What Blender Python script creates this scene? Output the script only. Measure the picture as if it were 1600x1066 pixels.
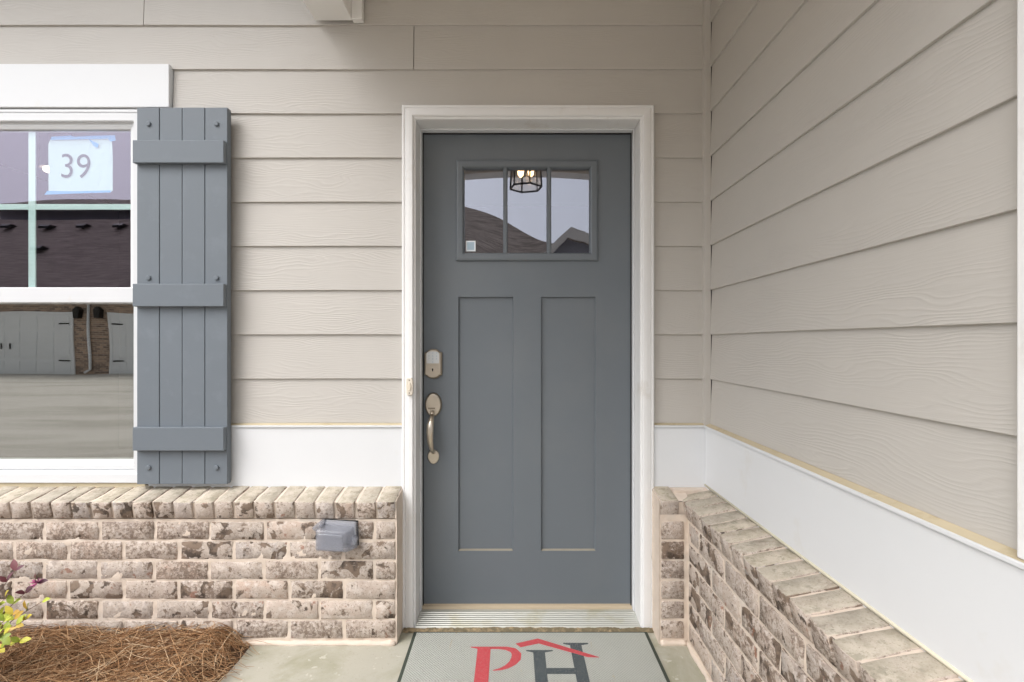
import bpy, bmesh, math, random
from mathutils import Vector, Matrix, noise
R = math.radians
random.seed(11)
scene = bpy.context.scene
for o in list(bpy.data.objects): bpy.data.objects.remove(o)
C = scene.collection

# ------------------------------------------------------------------ camera
CAM_H = 1.14
cd = bpy.data.cameras.new('camera'); cam = bpy.data.objects.new('camera', cd); C.objects.link(cam)
cam.location = (0, 0, CAM_H); cam.rotation_euler = (R(90), 0, 0)
cd.sensor_width = 36; cd.lens = 760 / 1600 * 36
cd.shift_y = 2.0 / 1600
cd.clip_start = 0.02; cd.clip_end = 600
scene.camera = cam

# ------------------------------------------------------------------ sky, sun, exposure
SUN_EL, SUN_AZ = 52, 226          # soft light from behind the photographer, a little left
w = bpy.data.worlds.new('World'); scene.world = w; w.use_nodes = True
nt = w.node_tree; nt.nodes.clear()
sky = nt.nodes.new('ShaderNodeTexSky'); sky.sky_type = 'NISHITA'; sky.sun_disc = False
sky.sun_elevation = R(SUN_EL); sky.sun_rotation = R(SUN_AZ)
sky.air_density = 1.0; sky.dust_density = 4.0; sky.ozone_density = 1.0
hs = nt.nodes.new('ShaderNodeHueSaturation'); hs.inputs['Saturation'].default_value = 0.22
bg = nt.nodes.new('ShaderNodeBackground'); bg.inputs['Strength'].default_value = 0.15
wo = nt.nodes.new('ShaderNodeOutputWorld')
nt.links.new(sky.outputs[0], hs.inputs['Color']); nt.links.new(hs.outputs[0], bg.inputs[0]); nt.links.new(bg.outputs[0], wo.inputs[0])
sl = bpy.data.lights.new('sun', 'SUN'); sl.energy = 0.5; sl.angle = R(48); sl.color = (1.0, 0.98, 0.96)
so = bpy.data.objects.new('sun', sl); C.objects.link(so)
az = R(SUN_AZ)
sdir = Vector((math.sin(az) * math.cos(R(SUN_EL)), math.cos(az) * math.cos(R(SUN_EL)), math.sin(R(SUN_EL))))
so.rotation_euler = sdir.to_track_quat('Z', 'Y').to_euler(); so.location = (-4, -8, 12)
scene.view_settings.view_transform = 'Standard'; scene.view_settings.look = 'None'
scene.view_settings.gamma = 1.0; scene.view_settings.use_curve_mapping = False
scene.view_settings.exposure = 1.14
scene.render.engine = 'CYCLES'
scene.cycles.max_bounces = 7; scene.cycles.diffuse_bounces = 6; scene.cycles.glossy_bounces = 4; scene.cycles.transparent_max_bounces = 10

# ------------------------------------------------------------------ material helpers
class NB:
    def __init__(s, name):
        s.m = bpy.data.materials.new(name); s.m.use_nodes = True
        s.t = s.m.node_tree; s.t.nodes.clear()
        s.out = s.n('ShaderNodeOutputMaterial')
    def n(s, typ, **kw):
        x = s.t.nodes.new(typ)
        for k, v in kw.items(): setattr(x, k, v)
        return x
    def l(s, a, b): s.t.links.new(a, b)
    def put(s, node, key, v):
        if v is None: return
        if hasattr(v, 'is_output'): s.l(v, node.inputs[key])
        else: node.inputs[key].default_value = v
    def math(s, op, a, b=None, c=None, clamp=False):
        x = s.n('ShaderNodeMath', operation=op); x.use_clamp = clamp
        s.put(x, 0, a); s.put(x, 1, b); s.put(x, 2, c)
        return x.outputs[0]
    def mix(s, f, a, b, blend='MIX'):
        x = s.n('ShaderNodeMix', data_type='RGBA', blend_type=blend)
        col = lambda v: (tuple(v) + (1,)) if isinstance(v, (tuple, list)) and len(v) == 3 else v
        s.put(x, 0, f); s.put(x, 6, col(a)); s.put(x, 7, col(b))
        return x.outputs[2]
    def ramp(s, f, stops, interp='LINEAR'):
        x = s.n('ShaderNodeValToRGB'); x.color_ramp.interpolation = interp
        e = x.color_ramp.elements
        while len(e) < len(stops): e.new(0.5)
        for i, (p, c) in enumerate(stops):
            e[i].position = p
            e[i].color = (c, c, c, 1) if not isinstance(c, (tuple, list)) else tuple(c) + (1,)
        s.l(f, x.inputs[0]); return x.outputs[0]
    def coords(s, kind='Object', rnd=0.0, scale=(1, 1, 1)):
        tc = s.n('ShaderNodeTexCoord'); v = tc.outputs[kind]
        if rnd:
            oi = s.n('ShaderNodeObjectInfo')
            k = s.math('MULTIPLY', oi.outputs['Random'], rnd)
            a = s.n('ShaderNodeVectorMath', operation='ADD'); s.l(v, a.inputs[0]); s.l(k, a.inputs[1]); v = a.outputs[0]
        if scale != (1, 1, 1):
            mp = s.n('ShaderNodeVectorMath', operation='MULTIPLY'); s.l(v, mp.inputs[0]); mp.inputs[1].default_value = scale; v = mp.outputs[0]
        return v
    def noise(s, v, scale, detail=4, rough=0.55, dist=0.0):
        x = s.n('ShaderNodeTexNoise'); s.l(v, x.inputs['Vector'])
        x.inputs['Scale'].default_value = scale; x.inputs['Detail'].default_value = detail
        x.inputs['Roughness'].default_value = rough; x.inputs['Distortion'].default_value = dist
        return x.outputs[0]
    def bump(s, h, strength=0.3, dist=0.002, prev=None):
        b = s.n('ShaderNodeBump'); s.l(h, b.inputs['Height'])
        b.inputs['Strength'].default_value = strength; b.inputs['Distance'].default_value = dist
        if prev is not None: s.l(prev, b.inputs['Normal'])
        return b.outputs[0]
    def bsdf(s, col, rough=0.5, metal=0.0, normal=None, spec=0.5, **kw):
        p = s.n('ShaderNodeBsdfPrincipled')
        s.put(p, 'Base Color', (tuple(col) + (1,)) if isinstance(col, (tuple, list)) and len(col) == 3 else col)
        s.put(p, 'Roughness', rough); s.put(p, 'Metallic', metal); s.put(p, 'Specular IOR Level', spec)
        if normal is not None: s.l(normal, p.inputs['Normal'])
        for k, v in kw.items(): s.put(p, k, v)
        return p.outputs[0]
    def done(s, sh): s.l(sh, s.out.inputs[0]); return s.m

def paint(name, col, rough=0.5, mott=0.06, scale=6, bump=0.12, bscale=220, dirt=None, metal=0.0, spec=0.4, rnd=0.0):
    b = NB(name); v = b.coords(rnd=rnd)
    n1 = b.noise(v, scale, 5, 0.6)
    c = b.mix(n1, tuple(x * (1 - mott) for x in col), tuple(min(1, x * (1 + mott)) for x in col))
    if dirt:
        n2 = b.noise(v, dirt[1], 6, 0.65)
        c = b.mix(b.math('MULTIPLY', b.ramp(n2, [(dirt[2], 0.0), (dirt[2] + 0.14, 1.0)]), dirt[3]), c, dirt[0])
    nb = b.noise(v, bscale, 3, 0.6)
    rr = b.math('MULTIPLY_ADD', n1, 0.14, rough - 0.07)
    return b.done(b.bsdf(c, rr, metal, b.bump(nb, bump, 0.001), spec))

def siding_mat(name, col):
    b = NB(name); v = b.coords(rnd=23.0)
    sx = b.n('ShaderNodeSeparateXYZ'); b.l(v, sx.inputs[0])
    def sc(vec, s3):
        m = b.n('ShaderNodeVectorMath', operation='MULTIPLY'); b.l(vec, m.inputs[0]); m.inputs[1].default_value = s3; return m.outputs[0]
    warp = b.noise(sc(v, (2.2, 2.2, 9.0)), 1.0, 2, 0.5, 0.0)
    fine = b.noise(sc(v, (9.0, 9.0, 30.0)), 1.0, 2, 0.5)
    h = b.math('ADD', b.math('MULTIPLY_ADD', warp, 15.0, b.math('MULTIPLY', sx.outputs[2], 100.0)), b.math('MULTIPLY', fine, 1.6))
    s = b.math('SINE', b.math('MULTIPLY', h, 6.283))
    s = b.math('POWER', b.math('MULTIPLY_ADD', s, 0.5, 0.5), 2.2)
    mask = b.ramp(b.noise(sc(v, (3, 3, 9)), 1.0, 2), [(0.36, 0.15), (0.62, 1.0)])
    s = b.math('MULTIPLY', s, mask)
    streak = b.noise(sc(v, (14, 14, 420)), 1.0, 1, 0.6)
    hh = b.math('ADD', s, b.math('MULTIPLY', streak, 0.5))
    mot = b.noise(v, 5.0, 3, 0.55)
    c = b.mix(mot, tuple(x * 0.955 for x in col), tuple(x * 1.035 for x in col))
    nrm = b.bump(hh, 0.45, 0.0011)
    return b.done(b.bsdf(c, b.math('MULTIPLY_ADD', mot, 0.1, 0.5), 0, nrm, 0.35))

def brick_mat(name, ledge=False):
    b = NB(name); v = b.coords(rnd=41.0)
    oi = b.n('ShaderNodeObjectInfo'); r = oi.outputs['Random']
    r2 = b.math('FRACT', b.math('MULTIPLY', r, 17.31)); r3 = b.math('FRACT', b.math('MULTIPLY', r, 57.77))
    base = b.ramp(r, [(0.0, (.47, .365, .30)), (0.2, (.46, .395, .345)), (0.4, (.34, .285, .25)), (0.58, (.50, .41, .35)), (0.78, (.38, .345, .325)), (1.0, (.44, .36, .305))])
    big = b.noise(v, 16, 5, 0.62, 0.8)
    base = b.mix(b.ramp(big, [(0.42, 0.0), (0.54, 0.85)]), base, (.48, .408, .35))
    wash = b.noise(v, 40, 7, 0.75, 0.5)
    base = b.mix(b.math('MULTIPLY', b.ramp(wash, [(0.50, 0.0), (0.58, 1.0)]), 0.7), base, (.60, .535, .485))
    # gritty grey-brown weathering, heavier on some bricks
    grey = b.noise(v, 75, 7, 0.8)
    gm = b.math('MULTIPLY', b.math('SUBTRACT', b.math('MULTIPLY_ADD', b.noise(v, 11, 3), 0.34, grey), b.math('MULTIPLY_ADD', r2, -0.13, 0.76)), 11.0, clamp=True)
    base = b.mix(b.math('MULTIPLY', gm, 0.85), base, (.185, .135, .103))
    # chipped dark faces
    dk = b.noise(v, 19, 4, 0.5, 0.8)
    th = b.math('MULTIPLY_ADD', b.math('POWER', r3, 2.2), -0.21, 0.645)
    dm = b.math('MULTIPLY', b.math('SUBTRACT', b.math('MULTIPLY_ADD', b.math('SUBTRACT', grey, 0.5), 0.30, dk), th), 24.0, clamp=True)
    dcol = b.mix(b.ramp(b.noise(v, 28, 4, 0.6), [(0.38, 0.0), (0.56, 1.0)]), (.055, .040, .031), (.20, .145, .108))
    base = b.mix(b.math('MULTIPLY', dm, 0.92), base, dcol)
    rd = b.noise(v, 24, 4, 0.6)
    base = b.mix(b.math('MULTIPLY', b.ramp(rd, [(0.66, 0.0), (0.70, 1.0)]), 0.75), base, (.28, .13, .085))
    po = b.noise(v, 210, 3, 0.6)
    pores = b.ramp(po, [(0.60, 0.0), (0.66, 1.0)])
    base = b.mix(b.math('MULTIPLY', pores, 0.6), base, (.12, .095, .08))
    at = b.n('ShaderNodeAttribute', attribute_name='edge')
    sm = b.math('ADD', b.math('MULTIPLY', at.outputs['Fac'], 0.16), b.noise(v, 30, 5, 0.65))
    base = b.mix(b.math('MULTIPLY', b.ramp(sm, [(0.66, 0.0), (0.72, 1.0)]), 0.85), base, (.58, .48, .40))
    if ledge:
        ge = b.n('ShaderNodeNewGeometry'); sx = b.n('ShaderNodeSeparateXYZ'); b.l(ge.outputs['Normal'], sx.inputs[0])
        up = b.ramp(sx.outputs[2], [(0.55, 0.0), (0.85, 1.0)])
        al = b.mix(b.ramp(b.noise(v, 22, 6, 0.7), [(0.38, 0.0), (0.6, 1.0)]), (.385, .34, .26), (.55, .49, .40))
        al = b.mix(b.ramp(b.noise(v, 34, 5, 0.7), [(0.55, 0.0), (0.62, 0.8)]), al, (.30, .275, .205))
        al = b.mix(b.math('MULTIPLY', r2, 0.35), al, (.36, .34, .31))
        al = b.mix(b.math('MULTIPLY', pores, 0.4), al, (.18, .16, .12))
        base = b.mix(b.math('MULTIPLY', up, b.ramp(b.noise(v, 17, 4), [(0.25, 0.4), (0.5, 0.93)])), base, al)
    hgt = b.math('ADD', b.math('MULTIPLY', wash, 0.7), b.math('SUBTRACT', b.math('MULTIPLY', grey, 0.6), b.math('ADD', b.math('MULTIPLY', pores, 0.3), b.math('MULTIPLY', dm, 0.5))))
    return b.done(b.bsdf(base, 0.9, 0, b.bump(hgt, 0.8, 0.0022), 0.2))

def mortar_mat():
    b = NB('mortar'); v = b.coords()
    n = b.noise(v, 18, 6, 0.65)
    c = b.mix(n, (.57, .48, .40), (.72, .62, .53))
    c = b.mix(b.ramp(b.noise(v, 7, 5, 0.6), [(0.55, 0.0), (0.7, 0.5)]), c, (.62, .58, .53))
    h = b.math('ADD', b.noise(v, 150, 4, 0.7), b.math('MULTIPLY', b.noise(v, 35, 4), 1.5))
    return b.done(b.bsdf(c, 0.95, 0, b.bump(h, 0.7, 0.003), 0.15))

def concrete_mat(name, a, c2, algae, speck, sc=1.0):
    b = NB(name); v = b.coords()
    n = b.noise(v, 3.0 * sc, 7, 0.62); c = b.mix(n, a, c2)
    c = b.mix(b.ramp(b.noise(v, 5 * sc, 6, 0.65, 0.5), [(0.45, 0.0), (0.65, 0.75)]), c, algae)
    c = b.mix(b.ramp(b.noise(v, 38 * sc, 3, 0.5), [(0.66, 0.0), (0.72, 0.7)]), c, speck)
    c = b.mix(b.ramp(b.noise(v, 120 * sc, 3, 0.6), [(0.62, 0.0), (0.7, 0.35)]), c, tuple(x * 0.5 for x in a))
    h = b.math('ADD', b.noise(v, 160 * sc, 4, 0.7), b.math('MULTIPLY', b.noise(v, 12 * sc, 4), 2.0))
    return b.done(b.bsdf(c, 0.85, 0, b.bump(h, 0.35, 0.002), 0.25))

def glass_mat(name, refl, refl_col=(1, 1, 1), tr_col=(1, 1, 1), rough=0.0, wav=0.0):
    b = NB(name)
    lw = b.n('ShaderNodeLayerWeight'); lw.inputs['Blend'].default_value = 0.5
    f = b.math('MULTIPLY_ADD', b.math('POWER', lw.outputs['Facing'], 4.0), 0.5, refl, clamp=True)
    g = b.n('ShaderNodeBsdfGlossy'); g.inputs['Color'].default_value = tuple(refl_col) + (1,); g.inputs['Roughness'].default_value = rough
    if wav:
        nn = b.bump(b.noise(b.coords(), 3.5, 1, 0.4), wav, 0.01); b.l(nn, g.inputs['Normal'])
    t = b.n('ShaderNodeBsdfTransparent'); t.inputs['Color'].default_value = tuple(tr_col) + (1,)
    mx = b.n('ShaderNodeMixShader'); b.l(f, mx.inputs[0]); b.l(t.outputs[0], mx.inputs[1]); b.l(g.outputs[0], mx.inputs[2])
    return b.done(mx.outputs[0])

def emit_mat(name, col, s):
    b = NB(name); e = b.n('ShaderNodeEmission'); e.inputs[0].default_value = tuple(col) + (1,); e.inputs[1].default_value = s
    return b.done(e.outputs[0])

def island_mat(name, stops, rough=0.7, spec=0.3, sub=None):
    b = NB(name); ge = b.n('ShaderNodeNewGeometry')
    c = b.ramp(ge.outputs['Random Per Island'], stops)
    n = b.noise(b.coords(), 60, 3); c = b.mix(0.35, c, b.mix(n, (.0, .0, .0), (1, 1, 1)), 'OVERLAY')
    return b.done(b.bsdf(c, rough, 0, None, spec))

M = {}
M['siding'] = siding_mat('siding_paint', (.492, .470, .440))
M['siding_trim'] = paint('siding_trim_paint', (.492, .470, .440), 0.5, 0.04)
M['white'] = paint('white_trim_paint', (.675, .69, .71), 0.45, 0.025, 5, 0.10, 160, dirt=((.55, .50, .40), 4.0, 0.60, 0.30))
M['white_rough'] = paint('white_wood_paint', (.77, .77, .77), 0.5, 0.03, 7, 0.25, 120, dirt=((.50, .45, .37), 6.0, 0.58, 0.35))
M['vinyl'] = paint('white_vinyl', (.66, .672, .69), 0.3, 0.015, 4, 0.03, 90, dirt=((.6, .54, .44), 9.0, 0.66, 0.35))
M['beam'] = paint('beam_paint', (.78, .775, .76), 0.5, 0.03, 5, 0.1, 120)
M['door'] = paint('door_paint', (.133, .152, .171), 0.42, 0.05, 4, 0.10, 260, dirt=((.155, .168, .178), 2.0, 0.50, 0.35), spec=0.5)
M['shutter'] = paint('shutter_paint', (.150, .173, .198), 0.5, 0.05, 7, 0.22, 240, dirt=((.185, .21, .24), 9.0, 0.55, 0.4), spec=0.35, rnd=9.0)
M['brick'] = brick_mat('whitewashed_brick'); M['ledge_brick'] = brick_mat('ledge_brick', True)
M['mortar'] = mortar_mat()
M['slab'] = concrete_mat('porch_concrete', (.35, .335, .28), (.44, .42, .355), (.285, .28, .195), (.54, .52, .45))
def drive_mat():
    b = NB('driveway_concrete'); v = b.coords()
    m = b.n('ShaderNodeMapping'); b.l(v, m.inputs[0]); m.inputs['Rotation'].default_value = (0, 0, R(20)); m.inputs['Scale'].default_value = (0.25, 1.6, 1)
    st = b.noise(m.outputs[0], 1.0, 4, 0.55, 0.6); n = b.noise(v, 0.7, 4, 0.6)
    c = b.mix(n, (.48, .455, .41), (.57, .545, .50)); c = b.mix(b.ramp(st, [(0.46, 0.0), (0.66, 0.6)]), c, (.33, .305, .265))
    return b.done(b.bsdf(c, 0.85, 0, None, 0.25))
M['drive'] = drive_mat()
M['pollen'] = paint('pollen_caulk', (.50, .43, .30), 0.7, 0.12, 9, 0.3, 90, dirt=((.36, .29, .17), 14, 0.55, 0.6))
M['dark'] = paint('dark_gap', (.02, .02, .02), 0.8, 0.1)
M['rubber'] = paint('mat_rubber', (.045, .055, .043), 0.8, 0.2, 30, 0.4, 200)
M['alu'] = paint('sill_aluminium', (.50, .50, .46), 0.42, 0.06, 9, 0.06, 300, dirt=((.40, .37, .25), 7, 0.52, 0.6), metal=0.45)
M['tanwood'] = paint('sill_wood', (.48, .40, .29), 0.6, 0.08, 12)
M['nickel'] = paint('satin_nickel', (.56, .50, .42), 0.30, 0.10, 30, 0.05, 400, metal=1.0)
M['nickel_dark'] = paint('aged_nickel', (.27, .23, .18), 0.4, 0.10, 30, 0.05, 400, metal=1.0)
M['keypad'] = paint('keypad_glass', (.62, .64, .65), 0.2, 0.02)
M['digit'] = paint('keypad_digit', (.36, .43, .50), 0.5, 0.02)
M['ivory'] = paint('ivory_plastic', (.70, .64, .55), 0.4, 0.04)
M['ivory_button'] = paint('ivory_button', (.74, .66, .54), 0.35, 0.03)
M['glass_up'] = glass_mat('upper_sash_glass', 0.10, (.84, .75, .93), (.93, .98, .975))
M['glass_low'] = glass_mat('lower_sash_glass', 0.24, (.96, .95, .92), (.80, .82, .80))
M['glass_door'] = glass_mat('door_glass', 0.19, (.90, .90, 1.0), (.75, .78, .80))
M['grille'] = paint('pale_green_grille', (.60, .70, .67), 0.4, 0.02)
M['paper'] = paint('notice_paper', (.56, .65, .65), 0.8, 0.05, 16, 0.8, 26)
M['ink'] = paint('notice_ink', (.02, .022, .03), 0.8, 0.05)
M['tape'] = paint('blue_tape', (.10, .34, .66), 0.6, 0.08, 30)
M['sticker'] = paint('sticker_white', (.80, .84, .88), 0.4, 0.02)
M['sticker_in'] = paint('sticker_blue', (.40, .52, .62), 0.4, 0.12, 60)
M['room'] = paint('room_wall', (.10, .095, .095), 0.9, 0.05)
M['room_ceiling'] = paint('room_ceiling_paint', (.82, .80, .82), 0.8, 0.02)
M['black'] = paint('black_metal', (.02, .018, .016), 0.4, 0.1, 20, metal=0.3)
M['lglass'] = glass_mat('lantern_glass', 0.02, (1, 1, 1), (.93, .90, .86))
M['bulb'] = emit_mat('bulb_glow', (1.0, .64, .30), 10.0)
M['roomlamp'] = emit_mat('room_lamp_glow', (1.0, .80, .60), 9.0)
M['ceil'] = paint('porch_ceiling_paint', (.72, .68, .62), 0.6, 0.04)
M['soil'] = paint('straw_bed', (.085, .05, .03), 0.95, 0.4, 30, 0.8, 60)
M['straw'] = island_mat('pine_needles', [(0.0, (.075, .036, .02)), (0.22, (.24, .12, .055)), (0.55, (.40, .225, .11)), (0.82, (.47, .31, .175)), (1.0, (.60, .46, .31))], 0.55)
def leaf_mat(name, stops):
    b = NB(name); oi = b.n('ShaderNodeObjectInfo'); c = b.ramp(oi.outputs['Random'], stops)
    c = b.mix(0.3, c, b.mix(b.noise(b.coords(), 90, 3), (0, 0, 0), (1, 1, 1)), 'OVERLAY')
    return b.done(b.bsdf(c, 0.45, 0, None, 0.4))
M['leaf'] = leaf_mat('shrub_leaf', [(0.0, (.20, .27, .03)), (0.35, (.34, .40, .04)), (0.65, (.50, .46, .05)), (0.88, (.52, .34, .05)), (1.0, (.20, .07, .04))])
M['leaf_dark'] = leaf_mat('purple_leaf', [(0.0, (.07, .02, .035)), (1.0, (.17, .05, .06))])
M['petal'] = island_mat('pink_petal', [(0.0, (.46, .10, .26)), (1.0, (.66, .25, .42))], 0.6)
M['stem'] = paint('shrub_stem', (.14, .075, .05), 0.8, 0.2, 60)

# ------------------------------------------------------------------ object helpers
def tag(o, label=None, cat=None, group=None, kind=None):
    if label: o['label'] = label
    if cat: o['category'] = cat
    if group: o['group'] = group
    if kind: o['kind'] = kind
    return o
def thing(name, loc, label, cat, group=None):
    o = bpy.data.objects.new(name, None); C.objects.link(o); o.location = loc; o.empty_display_size = 0.1
    return tag(o, label, cat, group)
def attach(o, parent):
    if parent is None: return o
    root = parent
    o.parent = parent
    if parent.type == 'EMPTY': o.matrix_parent_inverse = Matrix.Translation(parent.location).inverted()
    return o
def link(name, me, mat, parent=None, smooth=False):
    o = bpy.data.objects.new(name, me); C.objects.link(o)
    if mat is not None and not me.materials: me.materials.append(mat)
    if smooth:
        for p in me.polygons: p.use_smooth = True
    if parent is None:                       # origin at the base of the thing
        xs = [v.co for v in me.vertices]
        c = Vector(((min(v.x for v in xs) + max(v.x for v in xs)) / 2, (min(v.y for v in xs) + max(v.y for v in xs)) / 2, min(v.z for v in xs)))
        me.transform(Matrix.Translation(-c)); o.location = c
    return attach(o, parent)
def mesh_bm(bm, name='m'):
    me = bpy.data.meshes.new(name); bm.normal_update(); bm.to_mesh(me); bm.free(); return me
def add_box(bm, x0, x1, y0, y1, z0, z1):
    vs = [bm.verts.new(p) for p in ((x0, y0, z0), (x1, y0, z0), (x1, y1, z0), (x0, y1, z0), (x0, y0, z1), (x1, y0, z1), (x1, y1, z1), (x0, y1, z1))]
    for f in ((0, 3, 2, 1), (4, 5, 6, 7), (0, 1, 5, 4), (1, 2, 6, 5), (2, 3, 7, 6), (3, 0, 4, 7)): bm.faces.new([vs[i] for i in f])
    return vs
def box(name, b, mat, parent=None, bev=0.0, seg=2):
    bm = bmesh.new(); add_box(bm, *b)
    if bev: bmesh.ops.bevel(bm, geom=list(bm.edges), offset=bev, segments=seg, affect='EDGES', profile=0.5)
    return link(name, mesh_bm(bm), mat, parent)
def boxes(name, bs, mat, parent=None, bev=0.0):
    bm = bmesh.new()
    for b in bs: add_box(bm, *b)
    if bev: bmesh.ops.bevel(bm, geom=list(bm.edges), offset=bev, segments=2, affect='EDGES', profile=0.5)
    return link(name, mesh_bm(bm), mat, parent)
def pydata(name, v, f, mat, parent=None, smooth=False):
    me = bpy.data.meshes.new(name); me.from_pydata(v, [], f); me.update()
    return link(name, me, mat, parent, smooth)
def prism(name, pts, axis, a, b, mat, parent=None, bev=0.0):
    """polygon pts (2D) extruded along axis from a to b. axis 'y': pts are (x,z); 'x': (y,z); 'z': (x,y)"""
    bm = bmesh.new()
    def P(p, d): return {'y': (p[0], d, p[1]), 'x': (d, p[0], p[1]), 'z': (p[0], p[1], d)}[axis]
    A = [bm.verts.new(P(p, a)) for p in pts]; B = [bm.verts.new(P(p, b)) for p in pts]
    n = len(pts); fa = bm.faces.new(A); fb = bm.faces.new(B[::-1])
    for i in range(n): bm.faces.new((A[i], B[i], B[(i + 1) % n], A[(i + 1) % n]))
    bmesh.ops.recalc_face_normals(bm, faces=bm.faces)
    if bev:
        bmesh.ops.bevel(bm, geom=list(fa.edges), offset=bev, segments=3, affect='EDGES', profile=0.5)
    return link(name, mesh_bm(bm), mat, parent)
def tube_into(vs, fs, pts, radii, k=8, flat=1.0, cap=True):
    n = len(pts); base = len(vs)
    for i, p in enumerate(pts):
        p = Vector(p)
        d = (Vector(pts[min(i + 1, n - 1)]) - Vector(pts[max(i - 1, 0)]))
        d = d.normalized() if d.length > 1e-9 else Vector((0, 0, 1))
        u = d.cross(Vector((0, 1, 0.13)))
        if u.length < 1e-3: u = d.cross(Vector((1, 0, 0)))
        u.normalize(); v = d.cross(u)
        for j in range(k):
            a = 2 * math.pi * j / k
            vs.append(tuple(p + (u * math.cos(a) + v * math.sin(a) * flat) * radii[i]))
    for i in range(n - 1):
        for j in range(k):
            a = base + i * k + j; b = base + i * k + (j + 1) % k
            fs.append((a, b, b + k, a + k))
    if cap:
        fs.append(tuple(base + j for j in range(k))[::-1]); fs.append(tuple(base + (n - 1) * k + j for j in range(k)))
def tube(name, pts, radii, mat, parent=None, k=10, flat=1.0):
    v, f = [], []; tube_into(v, f, pts, radii, k, flat); return pydata(name, v, f, mat, parent, True)
def text_mesh(s, size, extrude=0.0004, offset=0.0):
    cu = bpy.data.curves.new('text', 'FONT'); cu.body = s; cu.size = size; cu.extrude = extrude; cu.offset = offset
    cu.align_x = 'CENTER'; cu.align_y = 'CENTER'
    o = bpy.data.objects.new('text', cu); C.objects.link(o)
    dg = bpy.context.evaluated_depsgraph_get(); me = bpy.data.meshes.new_from_object(o.evaluated_get(dg))
    bpy.data.objects.remove(o); return me
def ellipse(cx, cz, rx, rz, n=28): return [(cx + rx * math.cos(2 * math.pi * i / n), cz + rz * math.sin(2 * math.pi * i / n)) for i in range(n)]

# ================================================================== GROUND
tag(box('driveway', (-60, 60, -60, -0.6, -0.5, -0.105), M['drive']), kind='structure')
tag(box('ground', (-300, 300, -300, 300, -1.2, -0.5), paint('earth', (.20, .19, .15), 0.95, 0.2, 0.3)), kind='structure')
SLAB_L = -0.985
tag(box('porch_slab', (SLAB_L, 0.80, -0.35, 2.06, -0.30, 0.0), M['slab'], bev=0.008), kind='structure')

# ================================================================== FRONT SIDING WALL
YS = 1.950                       # face of the board butts
ROW0, PITCH = 0.816, 0.1775
def plank_mesh(L, H=0.192):
    bm = bmesh.new()
    yb, yt, t = 0.002, 0.011, 0.0085      # tilted board, butt stands proud of the one below
    n = max(2, int(L / 0.25))
    rings = []
    for i in range(n + 1):
        x = -L / 2 + L * i / n
        j = 0.0007 * math.sin(i * 1.7 + L * 9)
        rings.append([bm.verts.new(p) for p in ((x, yb + 0.0012, j), (x, yb, j + 0.0012), (x, yt, H), (x, yt + t, H), (x, yb + t, j))])
    for a, b in zip(rings, rings[1:]):
        for k in range(5): bm.faces.new((a[k], a[(k + 1) % 5], b[(k + 1) % 5], b[k]))
    bm.faces.new(rings[0][::-1]); bm.faces.new(rings[-1])
    bmesh.ops.recalc_face_normals(bm, faces=bm.faces)
    return mesh_bm(bm, 'plank')
def plank(parent, mid, L, rotz=0.0, H=0.192):
    o = bpy.data.objects.new('plank', plank_mesh(L, H)); C.objects.link(o); o.data.materials.append(M['siding'])
    o.location = mid; o.rotation_euler = (0, 0, rotz); return attach(o, parent)

DO_X0, DO_X1, DO_Z1 = -0.400, 0.528, 2.050     # door rough opening
WI_X0, WI_X1, WI_Z0, WI_Z1 = -2.440, -1.462, 0.590, 2.062
front = thing('siding_wall', (-0.9, 2.0, 0.56), 'beige lap siding wall facing us around the grey door', 'wall')
WT = 3.02
boxes('sheathing', [(-4.6, WI_X0, 1.974, 2.09, -.3, WT), (WI_X0, WI_X1, 1.974, 2.09, -.3, WI_Z0), (WI_X0, WI_X1, 1.974, 2.09, WI_Z1, WT),
                    (WI_X1, DO_X0, 1.974, 2.09, -.3, WT), (DO_X0, DO_X1, 1.974, 2.09, DO_Z1, WT), (DO_X1, 0.93, 1.974, 2.09, -.3, WT)], M['room'], front)
XR = 0.766                      # inside corner stick
for k in range(12):
    z = ROW0 + PITCH * k
    if k == 11: H = WT - z
    else: H = 0.192
    if k <= 6:
        segs = [(-4.5, WI_X0 - 0.02), (WI_X1 + 0.02, -0.432), (0.560, XR)]
        if k == 6: segs = [(-4.5, WI_X0 - 0.02), (WI_X1 + 0.02, -0.432), (0.560, XR)]
    elif k == 7: segs = [(-4.5, -2.545), (-1.3615, XR)]
    elif k == 8: segs = [(-4.5, -2.40), (-2.398, -0.3965), (-0.3935, XR)]
    elif k == 9: segs = [(-4.5, -1.481), (-1.478, XR)]
    elif k == 10: segs = [(-4.5, -0.2), (-0.197, XR)]
    else: segs = [(-4.5, -2.2), (-2.197, XR)]
    for a, b in segs: plank(front, ((a + b) / 2, YS, z), b - a, 0.0, H)
box('corner_stick', (XR, 0.792, 1.934, 1.973, 0.80, WT), M['siding_trim'], front, 0.002)
# white water table and its drip cap
for a, b in ((-1.10 - 0.35, -0.436), (0.566, 0.790)):
    box('skirt_board', (a, b, 1.940, 1.972, 0.560, 0.800), M['white'], front, 0.002)
    box('drip_cap', (a, b, 1.934, 1.973, 0.801, 0.809), M['white'], front, 0.0015)
    pydata('caulk_bead', [(a, 1.937, 0.8095), (b, 1.937, 0.8095), (b, 1.958, 0.8175), (a, 1.958, 0.8175)], [(0, 1, 2, 3)], M['pollen'], front)
box('skirt_board', (-4.5, WI_X0 - 0.008, 1.940, 1.972, 0.560, 0.800), M['white'], front, 0.002)

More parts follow.
